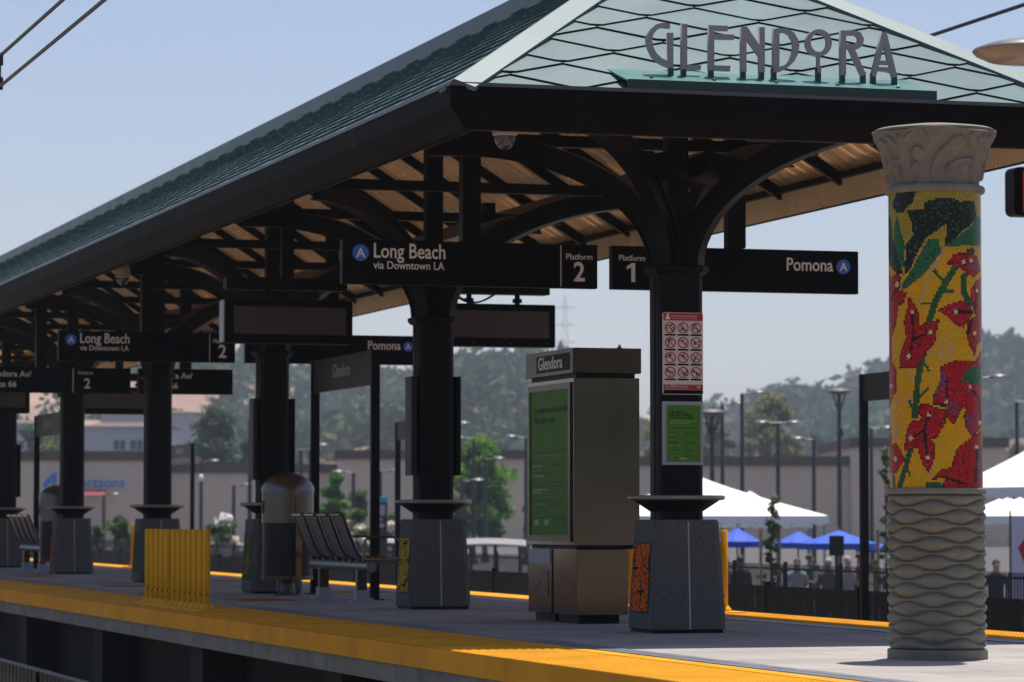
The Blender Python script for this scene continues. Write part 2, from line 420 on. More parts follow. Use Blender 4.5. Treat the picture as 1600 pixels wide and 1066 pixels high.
# underlay just beneath the shingles so that no light passes
ul = MB(); dz = -.012
P = {'a': (EX0, RY0, EZ + dz), 'b': (EX1, RY0, EZ + dz), 'c': (EX1, RY1, EZ + dz), 'd': (EX0, RY1, EZ + dz), 'e': (XC, RY0 + W2, RZ + dz), 'f': (XC, RY1 - W2, RZ + dz)}
ul.add([P[k] for k in 'abcdef'], [(0, 1, 4), (1, 2, 5, 4), (2, 3, 5), (3, 0, 4, 5)])
LM(ul).build('roof_underlay', M['green'], canopy)
# hip and ridge caps: folded strips
def cap(p, q, wl, n1, n2, name):
    p = Vector(p); q = Vector(q); d = (q - p).normalized()
    mb = MB()
    n1 = Vector(n1).normalized(); n2 = Vector(n2).normalized()
    s1 = d.cross(n1); s2 = d.cross(n2)
    if s1.z > 0: s1 = -s1
    if s2.z > 0: s2 = -s2
    lift = (n1 + n2).normalized()
    ring = lambda c: [c + lift * .035, c + lift * .045 + s1 * .0, c + s1 * wl + n1 * .04, c + s1 * wl + n1 * .008, c + lift * .0, c + s2 * wl + n2 * .008, c + s2 * wl + n2 * .04]
    k = max(1, int((q - p).length / 3.0)); 
    for i in range(k):
        a = p + (q - p) * (i / k); b = p + (q - p) * ((i + 1) / k) - d * .004
        def rg(c): return [c + lift * .05, c + s1 * wl + n1 * .04, c + s1 * wl + n1 * .006, c + lift * .01, c + s2 * wl + n2 * .006, c + s2 * wl + n2 * .04]
        mb.loft([rg(a), rg(b)])
    LM(mb); return mb.build(name, M['cap'], canopy)
nn = {'n': (-SL, 0, 1), 'f': (SL, 0, 1), 'e': (0, -SL, 1), 'w': (0, SL, 1)}
pk, pk2 = (XC, RY0 + W2, RZ), (XC, RY1 - W2, RZ)
cap((EX0, RY0, EZ), pk, .14, nn['n'], nn['e'], 'hip_cap'); cap((EX1, RY0, EZ), pk, .14, nn['f'], nn['e'], 'hip_cap')
cap((EX0, RY1, EZ), pk2, .14, nn['n'], nn['w'], 'hip_cap'); cap((EX1, RY1, EZ), pk2, .14, nn['f'], nn['w'], 'hip_cap')
rc = MB(); k_ = 14
for i in range(k_):
    ya, yb = pk[1] + (pk2[1] - pk[1]) * i / k_ - (.12 if i == 0 else 0), pk[1] + (pk2[1] - pk[1]) * (i + 1) / k_ - .005
    rc.loft([[(XC - .15, y, RZ - .085), (XC + .15, y, RZ - .085), (XC + .15, y, RZ + .075), (XC, y, RZ + .10), (XC - .15, y, RZ + .075)] for y in (ya, yb)])
LM(rc).build('ridge_cap', M['ridge'], canopy)
# gutter box round the roof edge
prof = [(-.03, 3.755), (-.05, 3.74), (-.05, 3.60), (.09, 3.465), (.17, 3.465), (.17, 3.50), (.11, 3.50), (.0, 3.62), (.0, 3.755)]
def per(i, z): return [(EX0 + i, RY0 + i, z), (EX1 - i, RY0 + i, z), (EX1 - i, RY1 - i, z), (EX0 + i, RY1 - i, z)]
gt = MB(); pr = [per(i, z) for i, z in prof]
for a in range(len(prof)):
    b = (a + 1) % len(prof); o = len(gt.v); gt.v += pr[a] + pr[b]
    for k in range(4):
        k2 = (k + 1) % 4; gt.f.append((o + k, o + 4 + k, o + 4 + k2, o + k2)[::-1])
LM(gt).build('gutter', M['fascia'], canopy)
gl = MB()
for (xa, ya, xb, yb) in ((EX0 - .056, RY0 - .056, EX0 - .02, RY1 + .056), (EX1 + .02, RY0 - .056, EX1 + .056, RY1 + .056), (EX0 - .019, RY0 - .056, EX1 + .019, RY0 - .035), (EX0 - .019, RY1 + .035, EX1 + .019, RY1 + .056)):
    gl.box((xa, ya, 3.737), (xb, yb, 3.762))
LM(gl).build('gutter_lip', M['lip'], canopy)
js = MB()
for y in np.arange(RY0 + 2.6, RY1, 2.9):
    js.add([(EX0 - .052, y, 3.742), (EX0 - .052, y + .012, 3.742), (EX0 - .052, y + .012, 3.60), (EX0 - .052, y, 3.60)], [(0, 1, 2, 3)])
    js.add([(EX0 - .052, y, 3.60), (EX0 - .052, y + .012, 3.60), (EX0 + .088, y + .012, 3.463), (EX0 + .088, y, 3.463)], [(0, 1, 2, 3)])
LM(js).build('gutter_joint', M['black'], canopy)
# ribbed ceiling deck under each slope
def deck(o, ex, up, width, keep):
    mb = MB(); es = Vector(up).normalized(); ex = Vector(ex); en = ex.cross(es); o = Vector(o)
    x = .0; P_ = .226
    prof = [(0, 0), (.05, 0), (.075, .024), (.20, .024), (.226, 0)]
    while x < width:
        for (xa, za), (xb, zb) in zip(prof, prof[1:]):
            xa += x; xb += x
            def smax(xx): return min(xx, width - xx, W2) / kf if keep else W2 / kf
            a, b = max(0, smax(xa)), max(0, smax(xb))
            if a <= .02 and b <= .02: continue
            f = lambda xx, s, z: o + ex * xx + es * s + en * (z - .10)
            mb.quad(f(xa, .12, za), f(xa, max(.12, a), za), f(xb, max(.12, b), zb), f(xb, .12, zb))
        x += P_
    return LM(mb).build('ceiling_deck', M['deck'], canopy)
deck((EX0, RY0, EZ), (1, 0, 0), (0, 1, SL), 2 * W2, True)
deck((EX0, RY1, EZ), (0, -1, 0), (1, 0, SL), LEN, True)
deck((EX1, RY0, EZ), (0, 1, 0), (-1, 0, SL), LEN, True)
deck((EX1, RY1, EZ), (-1, 0, 0), (0, -1, SL), 2 * W2, True)
# rafters, tie beams, purlins
def bars(name, segs, wd, ht, m):
    for p, q in segs:
        b = MB(); b.bar(L(p), L(q), wd, ht); b.build(name, m, canopy)
ties = [CY0 + BAY * k + q for k in range(NB) for q in (-1.5, 1.5)]
bars('tie_beam', [((XC - 1.75, y, 3.83), (XC + 1.75, y, 3.83)) for y in ties], .09, .09, M['bronze'])
raf = []
for k in range(31):
    y = 23.35 + 1.36 * k
    top = min(1, (min(y - RY0, RY1 - y)) / W2)
    for X0, sg in ((EX0, 1), (EX1, -1)):
        raf.append(((X0 + sg * .17, y, EZ - .20 + .17 * SL), (X0 + sg * W2 * top * .98, y, EZ - .20 + W2 * top * .98 * SL)))
bars('rafter', raf, .055, .09, M['bronze'])
bars('purlin', [((XC + sg * 1.5, RY0 + .85, 3.945), (XC + sg * 1.5, RY1 - .85, 3.945)) for sg in (-1, 1)], .1, .13, M['beam'])
bars('ridge_beam', [((XC, RY0 + W2 - .1, RZ - .33), (XC, RY1 - W2 + .1, RZ - .33))], .1, .2, M['bronze'])
bars('hip_rafter', [((ex + (.15 if ex < XC else -.15), ey + (.15 if ey < 40 else -.15), EZ - .17), (XC, RY0 + W2 if ey < 40 else RY1 - W2, RZ - .27)) for ex in (EX0, EX1) for ey in (RY0, RY1)], .09, .16, M['bronze'])
so = MB()  # tan strip stands for ground light on the inner gutter face
pa, pb = per(.171, 3.464), per(.19, 3.66); o = len(so.v); so.v += pa + pb
for k in range(4):
    k2 = (k + 1) % 4; so.f.append((o + k, o + k2, o + 4 + k2, o + 4 + k))
LM(so).build('lit_gutter_face', M['deck'], canopy)
bars('edge_beam', [((x, RY0 + .3, 3.685), (x, RY1 - .3, 3.685)) for x in (EX0 + .22, EX1 - .22)], .05, .05, M['bronze'])

# columns: each one a part of the canopy with its own pedestal, shelf, collar and arms
def ring(cx, cy, hw, ch, z): return [(x, y, z) for x, y in rect(cx, cy, hw, hw, ch)]
MOSA = [((.85, .15, .012), (.012, .012, .012)), ((.60, .40, .02), (.02, .022, .01)), ((.05, .10, .02), (.20, .20, .03)), ((.05, .09, .02), (.13, .14, .02)), ((.45, .08, .02), (.03, .02, .02)), ((.3, .2, .02), (.02, .02, .02)), ((.3, .2, .02), (.02, .02, .02))]
def panel_mosaic(seed, cols):
    rng = random.Random(seed); mb = MB(); cs = []
    nx, nz = 16, 26; w_, h_ = .36, .50
    k1, k2, k3 = rng.uniform(5, 9), rng.uniform(0, 6), rng.uniform(3, 6)
    for i in range(nx):
        for j in range(nz):
            y0, z0 = -w_ / 2 + i * w_ / nx, j * h_ / nz; g_ = .0015
            mb.quad((0, y0 + g_, z0 + g_), (0, y0 + g_, z0 + h_ / nz - g_), (0, y0 + w_ / nx - g_, z0 + h_ / nz - g_), (0, y0 + w_ / nx - g_, z0 + g_))
            v = math.sin(i * .42 + k2 + 1.7 * math.sin(j * .28 + k2)) + math.sin(j * .36 + k1 + 1.2 * math.sin(i * .45))
            c = cols[1] if (abs(v) < .26 or rng.random() < .04) else cols[0]
            f = rng.uniform(.6, 1.3); cs.append([q * f for q in c])
    return mb, cs
def column(k):
    cy = BAY * k
    sh = MB()                                          # fluted shaft
    n = 48; pts = []
    for i in range(n):
        t = 2 * math.pi * i / n; a = max(abs(math.cos(t)), abs(math.sin(t)))
        r = min(.184 / a, .207); r *= 1 - .05 * (1 if (i % 6) in (2, 3, 4) and a < .985 else 0)
        pts.append((r * math.cos(t), r * math.sin(t)))
    sh.loft([[(x, y, z) for x, y in pts] for z in (.80, 2.69)])
    col = sh.build('column', M['bronze'], canopy, loc=(0, cy, 0))
    up = MB(); up.box((-.078, -.078, 2.74), (.078, .078, RZ - .30)); up.build('upper_post', M['bronze'], col, bevel=.008)
    pd = MB(); pd.loft([ring(0, 0, h, .05, z) for h, z in ((.285, .025), (.295, .03), (.295, .12), (.258, .825), (.248, .84))])
    ped = pd.build('pedestal', M['pedestal'], col)
    b = MB(); b.box((-.27, -.27, .0), (.27, .27, .03)); b.build('pedestal_foot', M['black'], col)
    for s in (-1, 1):
        sm = MB(); sm.add([(-.006, s * .297, .03), (.006, s * .297, .03), (.006, s * .2965, .12), (.006, s * .2605, .825), (-.006, s * .2605, .825), (-.006, s * .2965, .12)], [(0, 1, 2, 3, 4, 5) if s < 0 else (5, 4, 3, 2, 1, 0)])
        sm.build('pedestal_joint', M['seam'], col)
    slope = math.atan((.295 - .258) / .705)
    for s in (-1, 1):
        mb, cs = panel_mosaic(k * 2 + (s > 0), MOSA[k])
        fr = MB(); fr.box((-.002, -.195, -.015), (.003, .195, .515))
        z0 = .16; x0 = .295 - (z0 - .12) * math.tan(slope)
        fr.build('panel_frame', M['black'], col, loc=(s * (x0 + .001), 0, z0), rot=(0, -s * slope, 0))
        mb.v = [(x - .0045 if s < 0 else x + .0045, y, z) for x, y, z in mb.v]
        o = mb.build('mosaic_panel', M['paneltile'], col, loc=(s * (x0 + .001), 0, z0), rot=(0, -s * slope, 0), colors=cs)
    ls = MB(); ls.lathe([(.18, .895), (.205, .905), (.30, .968), (.325, .985)], 20)
    ls.build('shelf_bracket', M['black'], col)
    lr = MB(); lr.lathe([(.325, .985), (.352, .985), (.366, .998), (.366, 1.012), (.355, 1.022), (.15, 1.024)], 40)
    lr.build('leaning_shelf', M['shelf'], col, smooth=40)
    cl = MB(); cl.loft([ring(0, 0, h, .07, z) for h, z in ((.185, 2.67), (.212, 2.70), (.212, 2.735), (.18, 2.745))])
    cl.build('collar', M['bronze'], col, bevel=.006)
    for ax in range(4):
        a = ax * math.pi / 2 + math.pi / 4
        mb = MB(); N = 16; rg = [[], [], []]
        for i in range(N + 1):
            t = (i / N) * math.pi / 2
            ar, ah = 2.0, 1.03
            o_ = .12 + ar * (1 - math.cos(t)); z = 2.74 + ah * math.sin(t)
            tx, tz = ar * math.sin(t), ah * math.cos(t); l_ = math.hypot(tx, tz); nx, nz = tz / l_, -tx / l_
            for q, (d0, d1, hw) in enumerate(((-.088, -.072, .058), (-.072, .072, .036), (.072, .088, .058))):
                rg[q].append([(o_ + nx * d, s_ * hw_, z + nz * d) for d, s_, hw_ in ((d0, -1, hw), (d0, 1, hw), (d1, 1, hw), (d1, -1, hw))])
        for q in rg: mb.loft(q)
        ca, sa = math.cos(a), math.sin(a)
        mb.v = [(x * ca - y * sa, x * sa + y * ca, z) for x, y, z in mb.v]
        mb.build('arm', M['arm'], col)
    return col
cols = [column(k) for k in range(NB)]

# ------------------------------------------------------------------ GLENDORA letters on the hip roof
YL = 21.86; YT = 21.655
def zl(p, q): return (p / 6.154 + 980, q / 6.154 + 20)
def zr(p, q): return (p / 5.714 + 1200, q / 5.714 + 20)
def circ(cx, cy, rx, ry, a0=0, a1=360, n=40): return [(cx + rx * math.cos(R(a0 + (a1 - a0) * i / n)), cy + ry * math.sin(R(a0 + (a1 - a0) * i / n))) for i in range(n)]
GL = smoothed([(340, 98), (270, 115), (220, 160), (185, 220), (180, 270), (195, 350), (235, 430), (300, 490), (380, 530)], 0)
letters = [
 ('G', zl, [[(405, 105)] + GL + [(437, 542), (437, 195), (385, 195), (385, 468), (320, 435), (270, 385), (240, 320), (232, 260), (245, 210), (285, 160), (330, 148), (405, 155)]], [(418, 1)]),
 ('L', zl, [[(517, 110), (570, 110), (570, 503), (703, 505), (700, 553), (517, 547)]], [(540, 1)]),
 ('E', zl, [[(778, 122), (960, 128), (960, 178), (830, 175), (830, 208), (1020, 212), (1018, 262), (830, 258), (830, 508), (985, 513), (983, 565), (778, 557)]], [(804, 1)]),
 ('N', zl, [[(1088, 137), (1145, 137), (1262, 310), (1262, 142), (1316, 142), (1316, 574), (1265, 575), (1262, 425), (1140, 255), (1140, 570), (1088, 568)]], [(1112, 1), (1288, 1)]),
 ('D', zr, [[(40, 150), (100, 138), (170, 145), (225, 180), (262, 240), (273, 300), (262, 370), (225, 440), (160, 500), (100, 530), (40, 535)], [(95, 185), (140, 180), (180, 200), (210, 250), (220, 310), (210, 370), (180, 430), (140, 470), (95, 485)]], [(50, 1)]),
 ('O', zr, [circ(447, 272, 116, 122, 96, 444) + [(458, 394), (458, 537), (435, 537), (435, 394)], circ(447, 268, 72, 84)], [(446, 1)]),
 ('R', zr, [[(640, 160), (770, 160), (820, 180), (850, 235), (840, 290), (800, 325), (770, 330), (870, 562), (825, 567), (718, 330), (690, 318), (690, 560), (640, 560)], [(690, 205), (770, 205), (797, 225), (800, 250), (785, 275), (760, 282), (690, 282)]], [(662, 1), (846, 1)]),
 ('A', zr, [[(1010, 173), (1050, 173), (1148, 577), (1103, 578), (1090, 528), (970, 522), (957, 572), (915, 570)], [(1030, 285), (1063, 430), (993, 430)], [(983, 465), (1080, 468), (1085, 490), (980, 487)]], [(936, 1), (1126, 1)])]
s0 = atY(982, 123, YT); s1 = atY(1464, 142.5, YT); zt = (s0.z + s1.z) / 2
base = Vector(((s0.x + s1.x) / 2, YT, zt)); hw = (s1.x - s0.x) / 2
stn = thing('roof_sign', 'grey metal GLENDORA letters standing on a green tray on the hip roof', 'sign', base)
pt = MB(); pt.add([(-hw, 0, -.088), (hw, 0, -.088), (hw, 0, 0), (-hw, 0, 0), (-hw, .02, -.088), (hw, .02, -.088), (hw - .0, .02, -.006), (-hw, .02, -.006)], [(0, 1, 2, 3), (5, 4, 7, 6), (0, 4, 5, 1), (3, 2, 6, 7), (1, 5, 6, 2), (4, 0, 3, 7)])
pt.build('tray_front', M['green'], stn)
pt = MB(); pt.add([(-hw + .002, .021, -.004), (hw - .002, .021, -.004), (hw - .10, .345, .118), (-hw - .06, .345, .118), (-hw + .002, .021, -.016), (hw - .002, .021, -.016), (hw - .10, .345, .106), (-hw - .06, .345, .106)],
                  [(0, 1, 2, 3), (7, 6, 5, 4), (0, 4, 5, 1), (1, 5, 6, 2), (2, 6, 7, 3), (3, 7, 4, 0)])
pt.build('tray_plate', M['greenplate'], stn)
for x in np.linspace(-hw + .2, hw - .25, 5):
    b = MB(); b.lathe([(.014, 0), (.014, .008), (.006, .014)], 8, (x, .10, .0265)); b.build('bolt', M['steel'], stn)
for nm, zf, loops, posts in letters:
    lp = []
    for lo in loops:
        q = []
        for p in lo: v = atY(*zf(*p), YL) - base; q.append((v.x, v.z))
        lp.append(q)
    outline(lp, .035, M['letter'], 'letter', stn, (0, YL - YT, 0))
    yb = max(p[1] for p in loops[0])
    for px, _ in posts:
        v = atY(*zf(px, yb), YL) - base
        b = MB(); b.box((v.x - .017, YL - YT - .016, .06), (v.x + .017, YL - YT + .016, v.z + .03)); b.build('letter_post', M['green'], stn)

# ------------------------------------------------------------------ hanging signs
def hang_sign(x0, x1, z0, z1, Y, label, group, posts, th=.09, name='hanging_sign'):
    cx = (x0 + x1) / 2
    t = thing(name, label, 'sign', (cx, Y, z0), 0, group)
    hw, h = (x1 - x0) / 2, z1 - z0
    b = MB(); b.box((-hw, -th / 2, 0), (hw, th / 2, h)); b.build('sign_panel', M['signblack'], t, bevel=.006)
    for p in posts:
        zr_ = EZ + SL * (W2 - abs(cx + p - XC)) - .12
        q = MB(); q.box((p - .075, -.06, h + .003), (p + .075, .06, zr_ - z0)); q.build('hanger_post', M['bronze'], t, bevel=.006)
    t['hw'] = hw; return t, hw, h, th
def logo(t, x, z, r, y):
    c = MB(); c.lathe([(r, 0), (r, .004)], 36); c.build('line_symbol', M['blue'], t, loc=(x, y, z), rot=(R(90), 0, 0))
    text('A', r * 1.62, M['white'], 'symbol_letter', t, (x, y - .0045, z - r * .56), align='CENTER', bold=.012)
def plat_text(t, n, x, h, y, sc):
    text('Platform', .066 * sc, M['white'], 'platform_word', t, (x, y, h * .66), align='CENTER', bold=.004)
    if n == '1': outline([[(-.006, 0), (.026, 0), (.026, .152), (-.002, .152), (-.045, .126), (-.045, .098), (-.006, .118)]], .003, M['white'], 'platform_number', t, (x, y, h * .17))
    else: text(n, .215 * sc, M['white'], 'platform_number', t, (x, y, h * .17), align='CENTER', bold=.018, sx=.92)
def pair(Y, x0, gl, gr, x1, z0, z1, kset, which, sc=1.0):
    # west-bound board
    t, hw, h, th = hang_sign(x0, gl, z0, z1, Y, kset[0], 'destination signs hung across the platform', [0.0])
    y = -th / 2 - .003
    logo(t, -hw + .145, h * .70, .066, y)
    text('Long Beach', .165, M['white'], 'destination_name', t, (-hw + .245, y, h * .60), bold=.010, sx=.775)
    text('via Downtown LA', .088, M['white'], 'destination_note', t, (-hw + .25, y, h * .35), bold=.006, sx=.88)
    d = MB(); d.box((hw - .312, y, .01), (hw - .305, y + .002, h - .01)); d.build('divider_line', M['white'], t)
    plat_text(t, '2', hw - .155, h, y, 1)
    t2, hw, h, th = hang_sign(gr, x1, z0, z1, Y, kset[1], 'destination signs hung across the platform', [0.0])
    y = -th / 2 - .003
    plat_text(t2, '1', -hw + .165, h, y, 1)
    d = MB(); d.box((-hw + .325, y, .01), (-hw + .332, y + .002, h - .01)); d.build('divider_line', M['white'], t2)
    text('Pomona', .15, M['white'], 'destination_name', t2, (hw - .225, y, h * .52), align='RIGHT', bold=.010, sx=.83)
    logo(t2, hw - .135, h * .63, .06, y)
p = {k: atY(*v, 25.7) for k, v in dict(a=(533, 376), b=(931, 380), c=(954, 388), d=(1338, 392), e=(533, 444), f=(1338, 460)).items()}
zb = (p['e'].z + p['f'].z) / 2; ztp = (p['a'].z + p['d'].z) / 2
pair(25.7, p['a'].x, p['b'].x, p['c'].x, p['d'].x, zb, ztp,
     ('black hanging sign reading Long Beach via Downtown LA, Platform 2, largest and nearest', 'black hanging sign reading Platform 1 and Pomona, partly behind the front column'), 0)
w_ = p['b'].x - p['a'].x
pair(39.3, p['a'].x, p['b'].x, p['c'].x, p['d'].x, zb, ztp,
     ('dim Long Beach hanging sign farther back, left of the electronic message board', 'farther hanging sign reading Pomona, seen between two columns below the message boards'), 1)
for (xa, xb, lab, nm_) in ((p['a'].x - .35, XC - .06, 'far black exit sign reading Glendora Av/ Route 66 with Platform 2, at the left edge', 1),
                           (XC + .05, 9.95, 'far black exit sign reading Glendora Av/ Route 66, right of a dark column', 0)):
    t, hw, h, th = hang_sign(xa, xb, 2.55, 2.90, 46.1, lab, 'exit signs hung far down the platform', [0.0])
    y = -th / 2 - .003
    if nm_:
        text('Glendora Av/', .115, M['white'], 'street_name', t, (-hw + .46, y, h * .62), bold=.008)
        text('Route 66', .115, M['white'], 'street_name', t, (-hw + .46, y, h * .22), bold=.008)
        d = MB(); d.box((hw - .80, y, .01), (hw - .79, y + .002, h - .01)); d.build('divider_line', M['white'], t)
        text('Platform', .06, M['white'], 'platform_word', t, (hw - .62, y, h * .74), align='CENTER')
        text('2', .19, M['white'], 'platform_number', t, (hw - .60, y, h * .2), align='CENTER', bold=.015)
    else:
        text('Glendora Av/', .115, M['white'], 'street_name', t, (-hw + .12, y, h * .62), bold=.008)
        text('Route 66', .115, M['white'], 'street_name', t, (-hw + .12, y, h * .22), bold=.008)

# electronic message boards: shallow cabinet, recessed dark screen, clamps
def message_board(x0, x1, z0, z1, Y, label):
    t = thing('message_board', label, 'message board', ((x0 + x1) / 2, Y, z0), 0, 'electronic message boards under the canopy')
    hw, h = (x1 - x0) / 2, z1 - z0
    b = MB(); b.box((-hw, -.11, 0), (hw, .11, h)); b.build('cabinet', M['signblack'], t, bevel=.012)
    s = MB(); s.box((-hw + .09, -.116, .09), (hw - .07, -.111, h - .07)); s.build('screen', M['screen'], t)
    e = MB(); e.box((-hw - .012, -.1, .01), (-hw - .002, .1, h - .01)); e.build('end_panel', M['panelgrey'], t)
    for k in range(4):
        c = MB(); c.lathe([(.008, 0), (.008, .006)], 8); c.build('latch', M['steel'], t, loc=(-hw + .09 + k * (2 * hw - .18) / 3, -.112, .035), rot=(R(90), 0, 0))
    for x in (-hw * .3, hw * .45):
        c = MB(); c.tube([(x, 0, h), (x, 0, h + .18)], .028, 8); c.tube([(x, 0, h + .02), (x, 0, h + .06)], .05, 8); c.build('hanger', M['bronze'], t)
    bx = MB(); bx.box((-hw + .02, -.09, h + .10), (hw - .05, .09, h + .22)); bx.build('hanger_rail', M['bronze'], t, bevel=.01)
    pz = MB(); pz.box((-.06, -.05, h + .225), (.06, .05, 1.45)); pz.build('drop_post', M['bronze'], t)
    cb = MB()
    for q in (0, .06):
        pts = [(-hw * .55 + (hw * .7) * i / 10, .03 + q, h + .10 + .02 - .10 * math.sin(math.pi * i / 10) ) for i in range(11)]
        cb.tube([(x, y, z + .0) for x, y, z in pts], .009, 6)
    cb.build('cable', M['black'], t)
    return t
a = atY(348, 470, 32.6); b = atY(547, 540, 32.6); c = atY(662, 472, 32.6); d = atY(863, 543, 32.6)
message_board(a.x, b.x, (b.z + d.z) / 2, (a.z + c.z) / 2, 32.6, 'blank black message board with pale grey left end, left of the second column')
message_board(c.x, d.x, (b.z + d.z) / 2, (a.z + c.z) / 2, 32.6, 'blank black message board against the sky, partly behind the second column')
message_board(a.x, b.x, (b.z + d.z) / 2 - .08, (a.z + c.z) / 2 - .08, 53.2, 'far dim message board at the left edge of the photo')
message_board(c.x, d.x, (b.z + d.z) / 2 - .08, (a.z + c.z) / 2 - .08, 53.2, 'far dim message board below the exit sign, behind the fifth column')

# station name panels on two posts
def name_panel(X, y0, y1, zt, hp, label, base_z=0, word=True, group='station name panels on two posts'):
    t = thing('name_panel', label, 'sign', (X, (y0 + y1) / 2, base_z), 0, group)
    hl = (y1 - y0) / 2; H = zt - base_z
    for s in (-1, 1):
        q = MB(); q.box((-.045, s * hl - .035, 0), (.045, s * hl + .035, H)); q.build('post', M['black'], t, bevel=.005)
        f = MB(); f.box((-.09, s * hl - .09, 0), (.09, s * hl + .09, .012)); f.build('base_plate', M['black'], t)
    b = MB(); b.box((-.03, -hl + .037, H - hp), (.03, hl - .037, H)); b.build('panel', M['namegrey'], t, bevel=.004)
    if word:
        text('Glendora', .20, M['nametext'], 'panel_lettering', t, (-.033, 0, H - hp * .62), rot=(R(90), 0, R(-90)), align='CENTER', bold=.004)
    return t
name_panel(8.9, 34.2, 36.85, 2.60, .36, 'grey name panel reading Glendora on two thin posts beside the slatted bench')
name_panel(8.9, 54.0, 56.65, 2.55, .36, 'dim far name panel on two thin posts near the left edge')
name_panel(15.0, 33.1, 35.65, 2.48, .31, 'black post frame beyond the far track, beside the mosaic column', -1.1, False)
name_panel(15.0, 53.6, 56.1, 2.48, .31, 'black post frame beyond the far track, partly behind the second column', -1.1, False)
name_panel(15.0, 73.6, 76.2, 2.48, .31, 'black post frame beyond the far track, seen right of the fourth column', -1.1)

# ------------------------------------------------------------------ cameras, loudspeaker boxes
def dome_camera(loc, top, label):
    t = thing('dome_camera', label, 'security camera', loc, 0, 'dome cameras under the canopy')
    m_ = MB(); m_.lathe([(.03, .16), (.03, top)], 10); m_.build('mount', M['bronze'], t)
    h = MB(); h.lathe([(.075, .0), (.085, .01), (.085, .09), (.07, .13), (.035, .165)], 24); h.build('housing', M['greywhite'], t, smooth=40)
    d = MB(); d.lathe([(.075 * math.sin(a_), -.095 * math.cos(a_)) for a_ in np.linspace(.05, math.pi / 2, 9)], 24); d.build('dome', M['lens'], t, smooth=60)
q = atY(789, 213, 22.05); dome_camera(tuple(q), .40, 'tan dome security camera under the front corner of the canopy')
q = atD(192, 434, 38.6); dome_camera(tuple(q), .36, 'grey dome security camera under the canopy left of the fourth column')
t = thing('floodlight_box', 'pair of black angled boxes fixed on top of the front column', 'floodlight', (XC, CY0 - .02, 3.42))
for s in (-1, 1):
    b = MB(); b.box((-.19, -.16, -.07), (.19, .09, .09)); b.build('lamp_box', M['bronze'], t, loc=(s * .2, -.22, .02), rot=(R(-12), R(6) * s, R(24) * s), bevel=.01)
    l_ = MB(); l_.box((-.15, -.167, -.05), (.15, -.161, .07)); l_.build('lamp_glass', M['signblack'], t, loc=(s * .2, -.22, .02), rot=(R(-12), R(6) * s, R(24) * s))
b = MB(); b.bar((-.2, -.16, .04), (.2, -.16, .04), .05, .05); b.build('bracket', M['bronze'], t)

# ------------------------------------------------------------------ notices on the columns
def rrect(w_, h_, r):
    o = []
    for cx, cy, a0 in ((w_ / 2 - r, h_ / 2 - r, 0), (-w_ / 2 + r, h_ / 2 - r, 90), (-w_ / 2 + r, -h_ / 2 + r, 180), (w_ / 2 - r, -h_ / 2 + r, 270)):
        for i in range(6): o.append((cx + r * math.cos(R(a0 + 18 * i)), cy + r * math.sin(R(a0 + 18 * i))))
    return o
Yf = CY0 - .186
A = atY(1036, 488, Yf - .02); B = atY(1098.5, 617, Yf - .02); cx, cz = (A.x + B.x) / 2, (A.z + B.z) / 2; w1, h1 = B.x - A.x, A.z - B.z
t = thing('rules_notice', 'red and white notice of twelve crossed-out pictograms on the front column', 'notice', (cx, Yf - .012, cz), 0)
outline([rrect(w1, h1, .015)], .02, M['signpale'], 'board', t, (0, 0, 0))
def strip(x0, x1, z0, z1, m, nm, y=-.0125):
    b = MB(); b.box((x0, y, z0), (x1, y + .002, z1)); return b.build(nm, m, t)
hh = h1 / 2; hw1 = w1 / 2
strip(-hw1 + .002, hw1 - .002, hh * .80, hh * .985, M['red'], 'header_band')
strip(-hw1 + .002, hw1 - .002, -hh * .885, -hh * .76, M['red'], 'footer_band')
strip(-hw1 + .002, hw1 - .002, -hh * .985, -hh * .892, M['signblack'], 'base_band')
text('Proof of Validated Fare Required', .021, M['white'], 'header_lettering', t, (-hw1 + .065, -.0145, hh * .89), ext=.0005, sx=.72)
text('Up to $5000 fine/one year in jail*', .019, M['white'], 'footer_lettering', t, (-hw1 + .012, -.0145, -hh * .82), ext=.0005, sx=.72)
strip(-hw1 + .065, hw1 - .04, hh * .845, hh * .852, M['signpale'], 'small_print', -.0135)
strip(-hw1 + .012, hw1 - .11, -hh * .86, -hh * .853, M['signpale'], 'small_print', -.0135)
fg = MB(); fg.lathe([(.009, 0), (.009, .002)], 12, (0, 0, 0)); fg.build('header_figure', M['white'], t, loc=(-hw1 + .035, -.0135, hh * .945), rot=(R(90), 0, 0))
fg = MB(); fg.add([(-.02, -.0135, hh * .83), (.02, -.0135, hh * .83), (.012, -.0135, hh * .91), (-.012, -.0135, hh * .91)], [(0, 1, 2, 3)]); fg.build('header_figure', M['white'], t, loc=(-hw1 + .035, 0, 0))
fg = MB(); fg.bar((hw1 - .045, -.0135, -hh * .855), (hw1 - .02, -.0135, -hh * .80), .004, .008, (0, 1, 0)); fg.bar((hw1 - .055, -.0135, -hh * .815), (hw1 - .03, -.0135, -hh * .79), .004, .014, (0, 1, 0)); fg.build('footer_symbol', M['white'], t)
rng = random.Random(5)
